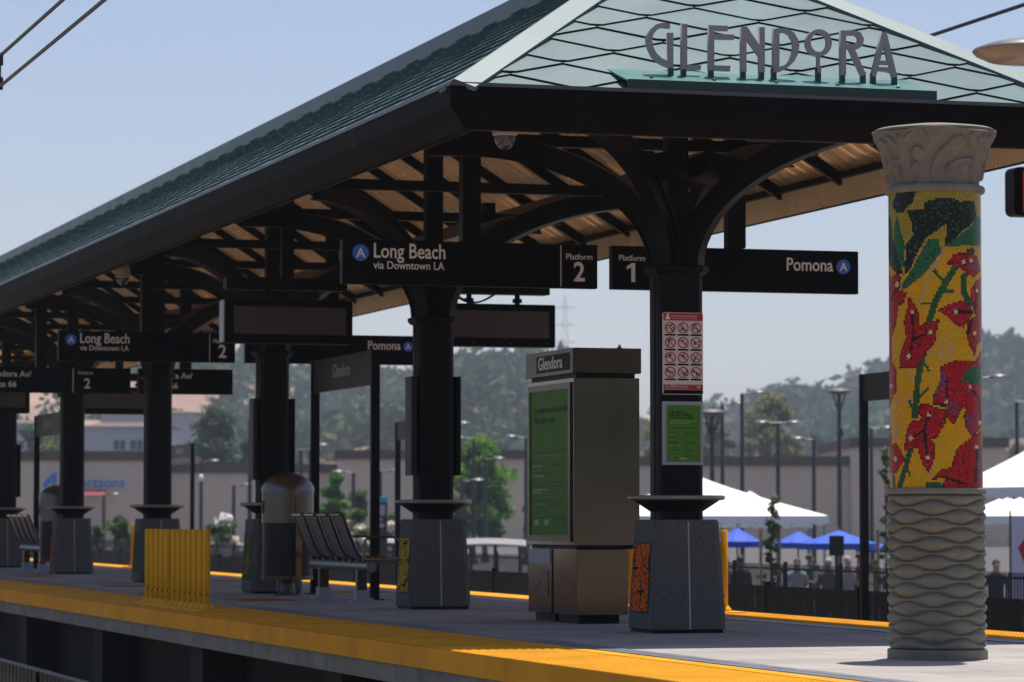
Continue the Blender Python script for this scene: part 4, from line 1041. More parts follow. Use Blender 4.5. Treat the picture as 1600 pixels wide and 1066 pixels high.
# ------------------------------------------------------------------ overhead line
def overhead(X, zc, zm, label, y0, y1, drops):
    t = thing('overhead_line', label, 'overhead wire', (X, y0, zc), 0, 'overhead electric lines')
    c = MB(); c.tube([(0, 0, 0), (0, y1 - y0, 0)], .016, 6); c.build('contact_wire', M['wire'], t)
    m_ = MB(); m_.tube([(0, 0, zm - zc), (0, (y1 - y0) / 2, zm - zc - .05), (0, y1 - y0, zm - zc)], .016, 6); m_.build('messenger_wire', M['wire'], t)
    for d in drops:
        q = MB(); q.tube([(0, d - y0, 0), (0, d - y0, zm - zc)], .006, 6)
        for z in (.02, zm - zc - .05): q.tube([(0, d - y0, z - .05), (0, d - y0, z + .05)], .022, 6)
        q.build('dropper', M['wire'], t)
q1 = atX(0, 135, 3.95); q0 = atX(2, 82, 3.95)
overhead(3.95, q1.z, q0.z, 'two thin black wires with a dropper in the sky at the top left', 5, 120, [q1.y - .02, q1.y + 14, q1.y + 27])
q2 = atX(1520, 34, 12.95)
t = thing('overhead_line', 'single black wire crossing the sky above the roof at the top right', 'overhead wire', (12.95, 5, q2.z), 0, 'overhead electric lines')
c = MB(); c.tube([(0, 0, 0), (0, 120, 0)], .018, 6); c.build('contact_wire', M['wire'], t)

# ------------------------------------------------------------------ platform lamp and red sign at the right edge
q = atD(1612, 80, 16.0)
t = thing('platform_lamp', 'saucer-shaped platform lamp cut by the right edge at the top', 'street lamp', (q.x + .62, q.y - .1, 0))
ox, oy = -.62, .1
h = MB(); h.lathe([(.02, .06), (.10, .055), (.2, .036), (.275, .01), (.28, 0)], 40, (ox, oy, q.z)); h.build('lamp_cap', M['lamphead'], t, smooth=60)
h = MB(); h.lathe([(.28, -.002), (.265, -.018), (.21, -.044), (.13, -.056), (.02, -.06)], 40, (ox, oy, q.z)); h.build('lamp_lens', M['lampglass'], t, smooth=60)
h = MB(); h.tube([(ox + .3, oy - .05, q.z + .03), (0, 0, q.z + .06)], .03, 8); h.build('arm', M['lamp'], t)
h = MB(); h.tube([(0, 0, 0), (0, 0, q.z + .25)], [.07, .05], 12); h.build('pole', M['lamp'], t, smooth=50)
A = atD(1577, 262, 16); B = atD(1640, 338, 16)
t = thing('red_sign', 'red sign with rounded black edge cut off by the right edge of the photo', 'sign', ((A.x + B.x) / 2, A.y, B.z), 0)
outline([[(x, z + (A.z - B.z) / 2) for x, z in rrect(B.x - A.x, A.z - B.z, .03)]], .10, M['signblack'], 'sign_box', t, (0, 0, 0))
outline([[(x + .02, z + (A.z - B.z) / 2) for x, z in rrect(B.x - A.x - .045, A.z - B.z - .012, .025)]], .01, M['red'], 'sign_face', t, (0, -.057, 0))
h = MB(); h.box((.10, -.03, -B.z), (.16, .03, A.z - B.z + .3)); h.build('post', M['lamp'], t, loc=(.16, .1, 0))

# ------------------------------------------------------------------ the far side: store, houses, tents, lamps, trees
def leafmass(mb, cols, centre, rad, n, size, col, rng, squash=1.0):
    for _ in range(n):
        while True:
            d = Vector((rng.uniform(-1, 1), rng.uniform(-1, 1), rng.uniform(-1, 1)))
            if .15 < d.length < 1: break
        p = centre + Vector((d.x * rad, d.y * rad, d.z * rad * squash))
        a = Vector((rng.gauss(0, 1), rng.gauss(0, 1), rng.gauss(0, 1))).normalized(); b = a.orthogonal().normalized(); s = size * rng.uniform(.6, 1.3)
        b = (Matrix.Rotation(rng.uniform(0, 6.28), 3, a) @ b); c = a.cross(b)
        mb.quad(p - b * s, p - c * s * .55, p + b * s, p + c * s * .55)
        f = rng.uniform(.7, 1.3); cols.append([min(.8, q * f) for q in col])
def tree(name, label, base, height, width, col, n_cl, n_leaf, leaf, cb=.3, seed=0, cat='tree', shape='round', group=None, flower=None, trunk_r=.12, depth=1.0, cr=.28):
    rng = random.Random(seed + 100); t = thing(name, label, cat, base, 0, group)
    tk = MB(); lean = rng.uniform(-.04, .04) * height
    tk.tube([(0, 0, 0), (lean * .3, 0, height * .3), (lean, 0, height * .8)], [trunk_r, trunk_r * .75, trunk_r * .25], 8)
    fo = MB(); cs = []
    for k in range(n_cl):
        v = (k + rng.random()) / n_cl
        if shape == 'round': w_ = math.sin(math.pi * min(1, .12 + v * .86)) ** .7
        elif shape == 'cone': w_ = (1 - v) ** .75 + .08
        elif shape == 'pine': w_ = (1 - v) ** .6 * (.7 + .5 * rng.random()) + .06
        else: w_ = .55 + .5 * math.sin(math.pi * v)
        a = rng.uniform(0, 2 * math.pi); rr = width / 2 * w_ * math.sqrt(rng.random()) * .92
        c = Vector((lean * v + rr * math.cos(a), rr * math.sin(a) * depth, height * (cb + (1 - cb) * v * .96)))
        if k % 2 == 0:
            s_ = Vector((lean * v * .6, 0, max(.1, c.z - rr * .8 - .1 * height)))
            tk.tube([s_, (s_ + c) / 2 + Vector((0, 0, .03 * height)), c], [trunk_r * .35, trunk_r * .25, trunk_r * .1], 5, caps=False)
        cc = flower if (flower and rng.random() < .45) else col
        f = rng.uniform(.62, 1.35)
        leafmass(fo, cs, c, width * cr * rng.uniform(.7, 1.25), int(n_leaf * 1.5), leaf, [q * f * 1.7 for q in cc], rng, .75)
    tk.build('trunk', M['bark'], t, smooth=60); fo.build('crown', M['leaf'], t, colors=cs)
    return t
def gp(x, d):                                          # a point on the street under picture column x
    p_ = atD(x, 808, d); return (p_.x, p_.y, GZ)

# store: facade square to the line of sight, wall by wall
DS = 300.0
def store_pt(x, y, d=DS): return atD(x, y, d)
store = thing('store_building', 'long beige stucco store with a stepped brown parapet beyond the car park', 'building', gp(700, DS), -YAW)
o0 = Vector(gp(700, DS)); ppm = 5300 / DS
def sx(x): return (x - 700) / ppm
def sz(y): return (808 - y) / ppm + EYE - GZ
segs = [(-260, 262, 705, 720), (262, 528, 725, 739), (528, 836, 704, 718), (836, 1328, 713, 728), (1328, 1568, 685, 700), (1568, 1900, 742, 752)]
for i, (xa, xb, ya, yb) in enumerate(segs):
    dep = (0, 1.2, -1.0, .6, -1.6, 1.0)[i]
    wl = MB(); wl.box((sx(xa), dep, 0), (sx(xb) - .02, 30, sz(yb))); wl.build('wall', M['stucco'], store)
    pp = MB(); pp.box((sx(xa) - .25, dep - .3, sz(yb) + .003), (sx(xb) + .22, 30.2, sz(ya))); pp.build('parapet', M['stuccodk'], store)
sg = thing('shop_sign', 'blue store lettering with a blue leaf emblem on the beige wall', 'sign', (0, 0, 0), -YAW)
sp_ = store_pt(66, 762, DS - 1.0); sg.location = sp_
h_ = 22 / ppm
outline([smoothed([(0, 0), (.15, .5), (.75, 1.15), (1.25, 1.45), (1.3, 1.0), (1.15, .1), (.75, 0), (.95, .7), (.55, .25), (.45, 0)], 2)], .12, M['letterblue'], 'leaf_emblem', sg, (0, 0, 0))
text('Albertsons', 1.30, M['letterblue'], 'lettering', sg, (1.55, 0, .02), ext=.05, bold=.02, sx=1.0)
aw = thing('awning', 'dark red awning below the blue store lettering', 'awning', store_pt(118, 773, DS - .9), -YAW)
b = MB(); b.add([(0, 0, 0), (2.7, 0, 0), (2.7, -.8, -.05), (0, -.8, -.05), (0, 0, .45), (2.7, 0, .45)], [(3, 2, 1, 0), (0, 1, 5, 4), (4, 5, 2, 3), (0, 4, 3), (1, 2, 5)]); b.build('awning_fabric', mat('awning_red', (.22, .02, .035), .8), aw)
b = MB(); b.tube([(0, -.8, -.06), (2.7, -.8, -.06)], .03, 6); b.build('awning_rail', M['lamp'], aw)

# pale houses on the slope behind the store
def house(label, x0, x1, y0, y1, d, roof_h, wins, m=M['housewhite'], lift=0):
    k = 5300 / d; t = thing('house', label, 'house', (0, 0, 0), -YAW, 'buildings on the slope behind the store')
    o_ = Vector(gp((x0 + x1) / 2, d)); t.location = o_
    hw_ = (x1 - x0) / 2 / k; H = (808 - y1) / k + EYE - GZ; Hr = (808 - y0) / k + EYE - GZ
    b = MB(); b.box((-hw_, 0, 0), (hw_, 12, H)); b.build('wall', m, t)
    r = MB(); r.add([(-hw_ - .6, -.6, H + .003), (hw_ + .6, -.6, H + .003), (hw_ + .6, 12.6, H + .003), (-hw_ - .6, 12.6, H + .003), (-hw_ + 2, 4, Hr), (hw_ - 2, 4, Hr), (hw_ - 2, 8, Hr), (-hw_ + 2, 8, Hr)], [(3, 2, 1, 0), (4, 5, 6, 7), (0, 1, 5, 4), (1, 2, 6, 5), (2, 3, 7, 6), (3, 0, 4, 7)]); r.build('roof', M['roofbrown'], t)
    for (xa, xb, ya, yb) in wins:
        cx_ = (x0 + x1) / 2
        w_ = MB(); w_.box(((xa - cx_) / k, -.06, (808 - yb) / k + EYE - GZ), ((xb - cx_) / k, -.02, (808 - ya) / k + EYE - GZ)); wn = w_.build('window', M['glass'], t)
        w_ = MB(); xm = ((xa + xb) / 2 - cx_) / k; w_.box((xm - .06, -.09, (808 - yb) / k + EYE - GZ), (xm + .06, -.061, (808 - ya) / k + EYE - GZ)); w_.build('mullion', m, wn)
house('pale two-storey house with brown roof and two dark windows, behind the store', 130, 262, 659, 667, 430, 1, [(177, 195, 688, 703), (203, 222, 688, 703)])
house('pale upper building peeping over the brown house roof', 158, 300, 640, 645, 470, 1, [], M['housewhite'])
house('pale house at the left edge behind dark posts', -160, 112, 655, 662, 440, 1, [(20, 36, 690, 702)])
house('house with brown roof at the right edge beyond the tents', 1572, 1760, 684, 706, 420, 2, [(1590, 1604, 712, 724)], M['stucco'])

# carport roofs and the directory sign
def carport(x0, x1, y, d, label):
    k = 5300 / d; t = thing('shade_shelter', label, 'shelter', gp((x0 + x1) / 2, d), -YAW, 'pale curved shelters in the car park'); hw_ = (x1 - x0) / 2 / k; H = (808 - y) / k + EYE - GZ
    r = MB(); N = 10
    rg_ = [[(-hw_ + 2 * hw_ * i / N, -1.6, H + .06 * math.sin(math.pi * (i + 3) / (N + 3))), (-hw_ + 2 * hw_ * i / N, 2.2, H + .16 + .06 * math.sin(math.pi * (i + 3) / (N + 3))), (-hw_ + 2 * hw_ * i / N, 2.2, H + .10 + .06 * math.sin(math.pi * (i + 3) / (N + 3))), (-hw_ + 2 * hw_ * i / N, -1.6, H - .06 + .06 * math.sin(math.pi * (i + 3) / (N + 3)))] for i in range(N + 1)]
    r.loft(rg_); r.build('roof', M['shade'], t)
    for s in (-.8, 0, .8):
        q = MB(); q.tube([(s * hw_, .3, 0), (s * hw_, .3, H + .1)], .06, 8); q.build('post', M['lamp'], t)
carport(726, 822, 852, 110, 'pale curved shelter roof between the second column and the kiosk')
carport(596, 634, 850, 112, 'pale curved shelter roof behind the bench, left of the second column')
t = thing('directory_sign', 'dark directory pillar with a light blue cap behind the bench', 'sign', gp(597, 96), -YAW)
k = 5300 / 96; H = (808 - 777) / k + EYE - GZ
b = MB(); b.box((-.15, -.12, 0), (.15, .12, H - .16)); b.build('pillar', M['lamp'], t, bevel=.01)
b = MB(); b.box((-.16, -.13, H - .158), (.16, .13, H)); b.build('cap', M['cyan'], t, bevel=.01)
b = MB(); b.box((-.10, -.124, H - .52), (.09, -.121, H - .22)); b.box((-.10, -.124, H - .66), (.02, -.121, H - .60)); b.box((-.10, -.124, H - .86), (.06, -.121, H - .74)); b.build('sign_marks', M['panelgrey'], t)

# white tents
def tent(x, yp, ye, d, half, label, ang=0, group='white event tents'):
    k = 5300 / d; t = thing('event_tent', label, 'tent', gp(x, d), -YAW + ang, group)
    Hp = (808 - yp) / k + EYE - GZ; He = (808 - ye) / k + EYE - GZ
    r = MB(); N = 8; rings = []
    for i in range(N):
        f = i / N; q = half * (1 - f); z = He + (Hp - He) * (f ** 1.0 * .86 + .14 * f ** 3); rings.append([(-q, -q, z), (0, -q, z - .05 * (1 - f)), (q, -q, z), (q, 0, z - .05 * (1 - f)), (q, q, z), (0, q, z - .05 * (1 - f)), (-q, q, z), (-q, 0, z - .05 * (1 - f))])
    rings.append([(.0 + .02 * math.cos(a_), .02 * math.sin(a_), Hp) for a_ in np.arange(R(225), R(225) + 6.28, R(45))][:8])
    r.loft(rings, caps=False); cv = r.build('canopy', M['tent'], t)
    v = MB(); n = 12
    for sx_, sy_, ex_, ey_ in ((-1, -1, 1, -1), (1, -1, 1, 1), (1, 1, -1, 1), (-1, 1, -1, -1)):
        for i in range(n):
            a_, b_ = i / n, (i + 1) / n
            pa = (half * (sx_ + (ex_ - sx_) * a_), half * (sy_ + (ey_ - sy_) * a_)); pb_ = (half * (sx_ + (ex_ - sx_) * b_), half * (sy_ + (ey_ - sy_) * b_)); pm = ((pa[0] + pb_[0]) / 2, (pa[1] + pb_[1]) / 2)
            zt_ = He - .0
            v.add([(pa[0] * 1.003, pa[1] * 1.003, zt_ - .003), (pb_[0] * 1.003, pb_[1] * 1.003, zt_ - .003), (pb_[0] * 1.006, pb_[1] * 1.006, zt_ - .20), (pm[0] * 1.012, pm[1] * 1.012, zt_ - .26), (pa[0] * 1.006, pa[1] * 1.006, zt_ - .20)], [(0, 1, 2, 3, 4)[::-1]])
    v.build('valance', M['tent'], cv)
    for a_ in (-1, 1):
        for c_ in (-1, 1):
            q = MB(); q.tube([(a_ * half * .97, c_ * half * .97, 0), (a_ * half * .97, c_ * half * .97, He)], .035, 8); q.build('leg', M['panelgrey'], t)
tent(1092, 745, 806, 92, 2.9, 'larger white tent behind the front column, its slope showing right of the pedestal', R(8))
tent(1172, 768, 812, 98, 1.75, 'smaller white tent with scalloped valance behind the young staked tree', R(-4))
tent(1655, 672, 762, 74, 1.75, 'white tent at the right edge, higher of the two beside the mosaic column', R(20))
tent(1585, 768, 806, 92, 1.5, 'lower white tent just right of the mosaic column', R(-10))

# blue parasols
def parasol(x, yp, ye, d, half, label):
    k = 5300 / d; t = thing('parasol', label, 'parasol', gp(x, d), random.uniform(0, .7), 'blue parasols on the plaza')
    Hp = (808 - yp) / k + EYE - GZ; He = (808 - ye) / k + EYE - GZ
    r = MB(); rings = []
    for f in (0, .25, .5, .75, .97):
        q = half * (1 - f); rings.append([(q * math.cos(2 * math.pi * i / 16) * (1 if i % 2 == 0 else .955), q * math.sin(2 * math.pi * i / 16) * (1 if i % 2 == 0 else .955), He + (Hp - He) * (f * .8 + .2 * f * f) - (0 if i % 2 == 0 else .0)) for i in range(16)])
    rings.insert(0, [(x_ * 1.01, y_ * 1.01, z_ - .14) for x_, y_, z_ in rings[0]])
    r.loft(rings, caps=False); r.build('canopy', M['parasol'], t)
    q = MB(); q.tube([(0, 0, 0), (0, 0, Hp + .08)], .022, 8); q.build('pole', M['wood'], t)
    q = MB(); q.lathe([(.25, 0), (.25, .05), (.05, .09)], 16); q.build('base', M['lamp'], t)
    rb = MB()
    for i in range(8): rb.tube([(0, 0, Hp - .06), (half * .97 * math.cos(i * .785), half * .97 * math.sin(i * .785), He + .01)], .008, 4)
    rb.build('ribs', M['lamp'], t)
for a_ in ((1152, 824, 846, 80, .62, 'blue parasol left of the young staked tree'), (1247, 829, 848, 84, .62, 'blue parasol just right of the young staked tree'), (1310, 828, 849, 78, .90, 'wide blue parasol behind the black loudspeaker'), (1366, 846, 856, 96, .55, 'small far blue parasol left of the mosaic column')):
    parasol(*a_)

# street lamps
def lamp(x, ytop, H, label, kind='arm', side=1, extra=None):
    d = (H + GZ - EYE) * 5300 / (808 - ytop); t = thing('street_lamp', label, 'street lamp', gp(x, d), -YAW, 'street lamps beyond the tracks')
    r = .055 + .0003 * d
    p_ = MB(); p_.tube([(0, 0, 0), (0, 0, H - .06)], [r * 1.15, r * .85], 8); p_.build('pole', M['lamp'], t, smooth=50)
    b = MB(); b.lathe([(r * 2.2, 0), (r * 2.2, .25), (r * 1.3, .35)], 10); b.build('pole_base', M['lamp'], t)
    def head(hx_, nm='lamp_head'):
        h = MB(); h.lathe([(.05, -.05), (.34, -.035), (.36, .0), (.30, .05), (.06, .09)], 16, (hx_, 0, H)); h.build(nm, M['lamphead'], t, smooth=50)
    if kind == 'yoke':
        a_ = MB()
        for s in (-1, 1): a_.tube([(0, 0, H - 1.0), (s * .28, 0, H - .10)], .035, 6)
        a_.build('yoke', M['lamp'], t)
        h = MB(); h.lathe([(.30, -.16), (.48, -.06), (.5, 0), (.40, .06), (.05, .11)], 20, (0, 0, H)); h.build('lamp_head', M['lamphead'], t, smooth=50)
    elif kind == 'double':
        a_ = MB(); a_.tube([(-.6, 0, H - .04), (.6, 0, H - .04)], .035, 6); a_.build('cross_arm', M['lamp'], t); head(-.75); head(.75)
    else:
        a_ = MB(); a_.tube([(0, 0, H - .09), (side * .55, 0, H - .04)], .04, 6); a_.build('arm', M['lamp'], t); head(side * .8)
    if extra:
        c = MB(); z = (808 - extra) * d / 5300 + EYE - GZ; c.lathe([(.13, -.15), (.16, 0), (.10, .22), (.03, .26)], 12, (side * .02, -.22, z)); c.build('pole_camera', M['white'] if extra == 748 else M['lamp'], t, smooth=50)
LAMPS = [(1113, 644, 6.5, 'lamp with a disc on a forked yoke, close beside the green framed notice', 'yoke', 1), (1129, 630, 8, 'tall lamp with a short arm, second right of the front column', 'arm', 1),
 (1160, 613, 8.5, 'tall straight lamp in front of the eucalyptus', 'arm', 1), (1216, 660, 7, 'lamp with two heads on a cross arm, above the white tents', 'double', 1), (1272, 685, 6.5, 'slim lamp with head to the left, left of the large forked lamp', 'arm', -1),
 (1312, 611, 8, 'large forked lamp with a disc top and camera, standing above the loudspeaker', 'yoke', 1, 678), (1362, 668, 7, 'lamp head showing just right of the black post frame', 'arm', 1), (1530, 588, 8, 'lamp whose disc head sticks out right of the mosaic column', 'arm', 1),
 (1590, 626, 8, 'tall bare pole lamp at the right edge above the tents', 'arm', 1), (700, 661, 7.5, 'lamp whose head sticks out right of the second column', 'arm', 1), (740, 684, 7, 'dark lamp standing in front of the bright green tree', 'arm', -1), (758, 716, 6, 'shorter lamp with disc head in the bright green tree', 'arm', 1),
 (722, 750, 4.5, 'low lamp between the second column and the bright green tree', 'arm', 1), (822, 682, 7, 'lamp whose head peeps out left of the kiosk', 'arm', -1), (552, 737, 5, 'low lamp with head to the left above the bench', 'arm', -1), (594, 735, 5, 'low lamp above the blue-capped directory pillar', 'arm', 1),
 (470, 702, 6.5, 'lamp with two heads right of the litter bin dome', 'double', 1), (484, 695, 7, 'lamp just left of the near name panel post', 'arm', 1), (314, 720, 6, 'lamp with a white camera ball, left of the dark pine', 'arm', 1, 748), (365, 757, 4.5, 'small lamp on the store wall right of the flowering bush', 'arm', 1),
 (162, 772, 4.2, 'small lamp with a flat head below the dark red awning', 'arm', 1), (390, 651, 7.5, 'tall thin lamp at the right side of the dark pine', 'arm', 1)]
for a_ in LAMPS: lamp(*a_)

# trees and shrubs
def T(name, label, x, ytop, d, wpx, col, n_cl, n_leaf, leaf, **k):
    s = 5300 / d; H = (808 - ytop) / s + EYE - GZ; return tree(name, label, gp(x, d), H, wpx / s, col, n_cl, n_leaf, leaf, **k)
T('pine_tree', 'dark spreading pine behind the store, left of the third column', 335, 640, 335, 118, (.030, .052, .022), 34, 90, .30, cb=.35, seed=1, shape='pine', trunk_r=.3, cr=.17)
T('pine_tree', 'small dark conifer beside the dark pine behind the store', 388, 690, 345, 60, (.030, .055, .030), 16, 80, .30, cb=.3, seed=21, shape='pine', trunk_r=.2, cr=.2)
T('leafy_tree', 'bright green tree between the second column and the kiosk', 758, 688, 200, 100, (.06, .135, .018), 56, 110, .17, cb=.22, seed=2, trunk_r=.2, cr=.17)
T('leafy_tree', 'small bright green tree right of the near name panel post', 520, 742, 170, 46, (.06, .14, .02), 22, 80, .14, cb=.3, seed=3, trunk_r=.12, cr=.22)
T('leafy_tree', 'bright green tree mostly hidden behind the second column', 690, 700, 190, 70, (.065, .13, .02), 22, 90, .17, cb=.3, seed=33, trunk_r=.14, cr=.22)
T('shrub', 'round grey-green shrub in front of the store above the bench', 556, 765, 185, 50, (.055, .085, .030), 20, 80, .14, cb=.06, seed=4, cat='shrub', trunk_r=.08, cr=.24)
T('shrub', 'round green shrub below the dark red awning', 184, 806, 150, 44, (.045, .085, .025), 16, 80, .12, cb=.05, seed=5, cat='shrub', trunk_r=.06, cr=.26)
T('shrub', 'low green shrub beside the fifth column', 146, 818, 150, 30, (.04, .08, .025), 12, 70, .11, cb=.05, seed=6, cat='shrub', trunk_r=.06, cr=.26)
T('flowering_shrub', 'white flowering bush left of the third column', 346, 806, 130, 66, (.05, .09, .03), 26, 70, .10, cb=.05, seed=7, cat='shrub', flower=(.55, .48, .40), trunk_r=.06, cr=.2)
T('flowering_shrub', 'white flowering bush seen through the bench backs', 560, 797, 130, 44, (.05, .08, .03), 18, 70, .10, cb=.05, seed=8, cat='shrub', flower=(.55, .48, .36), trunk_r=.06, cr=.22)
T('flowering_shrub', 'white flowering bush right of the directory pillar', 614, 803, 132, 34, (.05, .08, .03), 14, 70, .10, cb=.05, seed=9, cat='shrub', flower=(.55, .48, .36), trunk_r=.06, cr=.24)
T('shrub', 'dull green shrub at the foot of the bright green tree', 715, 775, 180, 40, (.04, .07, .03), 16, 80, .13, cb=.05, seed=10, cat='shrub', trunk_r=.06, cr=.26)
T('eucalyptus_tree', 'large olive eucalyptus rising behind the store roof', 1198, 612, 350, 122, (.10, .105, .042), 46, 95, .24, cb=.25, seed=11, trunk_r=.35, cr=.13)
T('eucalyptus_tree', 'olive eucalyptus showing between the kiosk and the front column', 1030, 632, 350, 90, (.10, .10, .04), 30, 90, .24, cb=.25, seed=12, trunk_r=.3, cr=.15)
T('eucalyptus_tree', 'olive eucalyptus just right of the front column notices', 1122, 634, 355, 66, (.10, .10, .045), 24, 90, .24, cb=.25, seed=13, trunk_r=.3, cr=.17)
T('leafy_tree', 'light green tree behind the store, left of the fourth column', 88, 676, 350, 60, (.09, .13, .03), 20, 80, .26, cb=.3, seed=14, trunk_r=.2, cr=.22)
T('leafy_tree', 'dark tree behind the store near the left edge', 40, 662, 355, 66, (.04, .065, .03), 22, 80, .26, cb=.3, seed=15, trunk_r=.2, cr=.22)
T('leafy_tree', 'tan-green tree behind the house roof at the right edge', 1586, 690, 405, 60, (.14, .125, .07), 24, 80, .26, cb=.3, seed=16, trunk_r=.2, cr=.18)
T('leafy_tree', 'green shrubby tree between kiosk and carport roofs', 826, 770, 190, 26, (.055, .11, .02), 12, 80, .14, cb=.1, seed=18, trunk_r=.1, cr=.25)
def staked(x, ytop, d, wpx, seed, label):
    t = T('young_tree', label, x, ytop, d, wpx, (.055, .085, .035), 34, 16, .06, cb=.12, seed=seed, shape='cone', trunk_r=.03, cr=.11)
    for s in (-.20, .22):
        q = MB(); q.tube([(s, -.05, 0), (s, -.05, 2.35)], .035, 7); q.build('stake', M['wood'], t)
staked(1201, 768, 72, 62, 19, 'thin young tree tied between two wooden stakes in front of the tents')
staked(1384, 690, 70, 56, 20, 'thin young tree close to the left side of the mosaic column')

# loudspeaker, banner
t = thing('loudspeaker', 'black loudspeaker on a stand behind the street fence', 'loudspeaker', gp(1306, 68), -YAW)
k = 5300 / 68; z0 = (808 - 868) / k + EYE - GZ; z1 = (808 - 837) / k + EYE - GZ
b = MB(); b.loft([[(-.15, -.14, z), (.15, -.14, z), (.11, .14, z), (-.11, .14, z)] for z in (z0, z1)]); b.build('cabinet', M['black'], t, bevel=.012)
b = MB(); b.box((-.13, -.150, z0 + .03), (.13, -.142, z1 - .03)); b.build('grille', M['perf'], t)
b = MB(); b.tube([(0, 0, .45), (0, 0, z0)], .025, 8); b.build('pole', M['black'], t)
for a_ in range(3):
    b = MB(); b.tube([(0, 0, .5), (.45 * math.cos(a_ * 2.09), .45 * math.sin(a_ * 2.09), 0)], .015, 6); b.build('leg', M['black'], t)
t = thing('banner', 'white upright banner with a red emblem at the right edge', 'banner', gp(1598, 66), -YAW)
k = 5300 / 66; z1 = (808 - 806) / k + EYE - GZ
b = MB(); b.box((-.22, -.012, .12), (.32, .012, z1)); b.build('banner_cloth', mat('banner_white', (.60, .56, .66), .8), t)
b = MB(); b.add([(-.1, -.016, z1 - .62), (.05, -.016, z1 - .98), (.20, -.016, z1 - .62), (.05, -.016, z1 - .42)], [(0, 1, 2, 3)]); b.build('emblem', M['red'], t)
b = MB(); b.tube([(-.24, .03, 0), (-.24, .03, z1 + .1)], .02, 6); b.tube([(.34, .03, 0), (.34, .03, z1 + .1)], .02, 6); b.build('poles', M['lamp'], t)

# people standing beyond the fence
def person(x, d, h, rz, shirt, trouser, label, hair, arm=0):
    t = thing('person', label, 'person', gp(x, d), rz, 'people standing on the plaza')
    V = [(0, 0, .95), (0, 0, 1.12), (0, .01, 1.38), (0, .01, 1.50), (0, -.02, 1.62), (0, -.02, 1.72)]
    Rr = [(.16, .11), (.145, .10), (.18, .115), (.058, .058), (.075, .09), (.07, .085)]; E = [(0, 1), (1, 2), (2, 3), (3, 4), (4, 5)]
    for s in (-1, 1):
        o = len(V); V += [(s * .10, 0, .88), (s * .11, -.01, .48), (s * .11, .02, .08), (s * .12, -.12, .04)]; Rr += [(.09, .10), (.06, .065), (.042, .045), (.04, .03)]; E += [(0, o), (o, o + 1), (o + 1, o + 2), (o + 2, o + 3)]
        o = len(V); fx = -.18 if arm else -.03
        V += [(s * .20, .01, 1.40), (s * .25, .02, 1.12), (s * .24, fx - .02, .90 + (.18 if arm else 0)), (s * .235, fx - .06, .80 + (.22 if arm else 0))]; Rr += [(.055, .055), (.042, .042), (.032, .03), (.035, .018)]; E += [(2, o), (o, o + 1), (o + 1, o + 2), (o + 2, o + 3)]
    me = bpy.data.meshes.new('body'); f = h / 1.78; me.from_pydata([(x_ * f, y_ * f, z_ * f) for x_, y_, z_ in V], E, [])
    ob = bpy.data.objects.new('body', me); COL.objects.link(ob)
    sk = ob.modifiers.new('skin', 'SKIN'); sv = me.skin_vertices[0].data
    for i, r_ in enumerate(Rr): sv[i].radius = (r_[0] * f, r_[1] * f); sv[i].use_root = (i == 0)
    sb_ = ob.modifiers.new('sub', 'SUBSURF'); sb_.levels = 2; sb_.render_levels = 2
    bpy.context.view_layer.update()
    m2 = bpy.data.meshes.new_from_object(ob.evaluated_get(bpy.context.evaluated_depsgraph_get())); bpy.data.objects.remove(ob)
    for q in (M['skin'], shirt, trouser, M['lamp']): m2.materials.append(q)
    for p_ in m2.polygons:
        z = p_.center.z / f; ax = abs(p_.center.x / f); p_.use_smooth = True
        p_.material_index = 3 if z < .09 else (2 if z < .93 and not (ax > .17 and z > .7) else (1 if z < 1.47 and not (ax > .21 and z < 1.14) else 0))
    bd = bpy.data.objects.new('body', m2); COL.objects.link(bd); bd.parent = t
    hr = MB(); hr.lathe([(.085 * math.sin(a_), 1.665 + .115 * math.cos(a_)) for a_ in np.linspace(1.75, .03, 9)], 16); hr.v = [(x_ * f, (y_ * 1.15 + .012) * f, z_ * f) for x_, y_, z_ in hr.v]; hr.build('hair', hair, t, smooth=60)
CL = {n: mat('cloth_' + n, c, .85, 0, .1, 8) for n, c in dict(white=(.6, .6, .6), navy=(.02, .03, .07), red=(.35, .03, .03), grey=(.15, .15, .16), tan=(.3, .22, .14), teal=(.03, .16, .18)).items()}
HG = mat('grey_hair', (.35, .33, .31), .8); HB = mat('brown_hair', (.09, .045, .02), .8)
for a_ in ((1134, 78, 1.72, .4, CL['tan'], CL['navy'], 'person in a tan shirt beside the front pedestal, beyond the fence', HB), (1158, 74, 1.78, 2.2, CL['navy'], CL['grey'], 'person in dark clothes left of the staked young tree', M['hairdark']),
           (1245, 76, 1.70, -.5, CL['white'], CL['navy'], 'person in a white shirt just right of the staked young tree', HB), (1265, 80, 1.75, .9, CL['teal'], CL['grey'], 'person in a teal shirt under the blue parasols', HB),
           (1294, 73, 1.74, 3.0, CL['grey'], CL['navy'], 'grey-haired person left of the black loudspeaker', HG), (1324, 75, 1.76, .2, CL['white'], CL['tan'], 'white-haired person in white right of the black loudspeaker', HG),
           (1343, 79, 1.80, 1.4, CL['red'], CL['navy'], 'person in a red shirt left of the black post frame', HB), (1556, 70, 1.75, -.3, CL['navy'], CL['tan'], 'person in navy right of the mosaic column', M['hairdark'])):
    person(*a_, arm=hash(a_[0]) % 2)

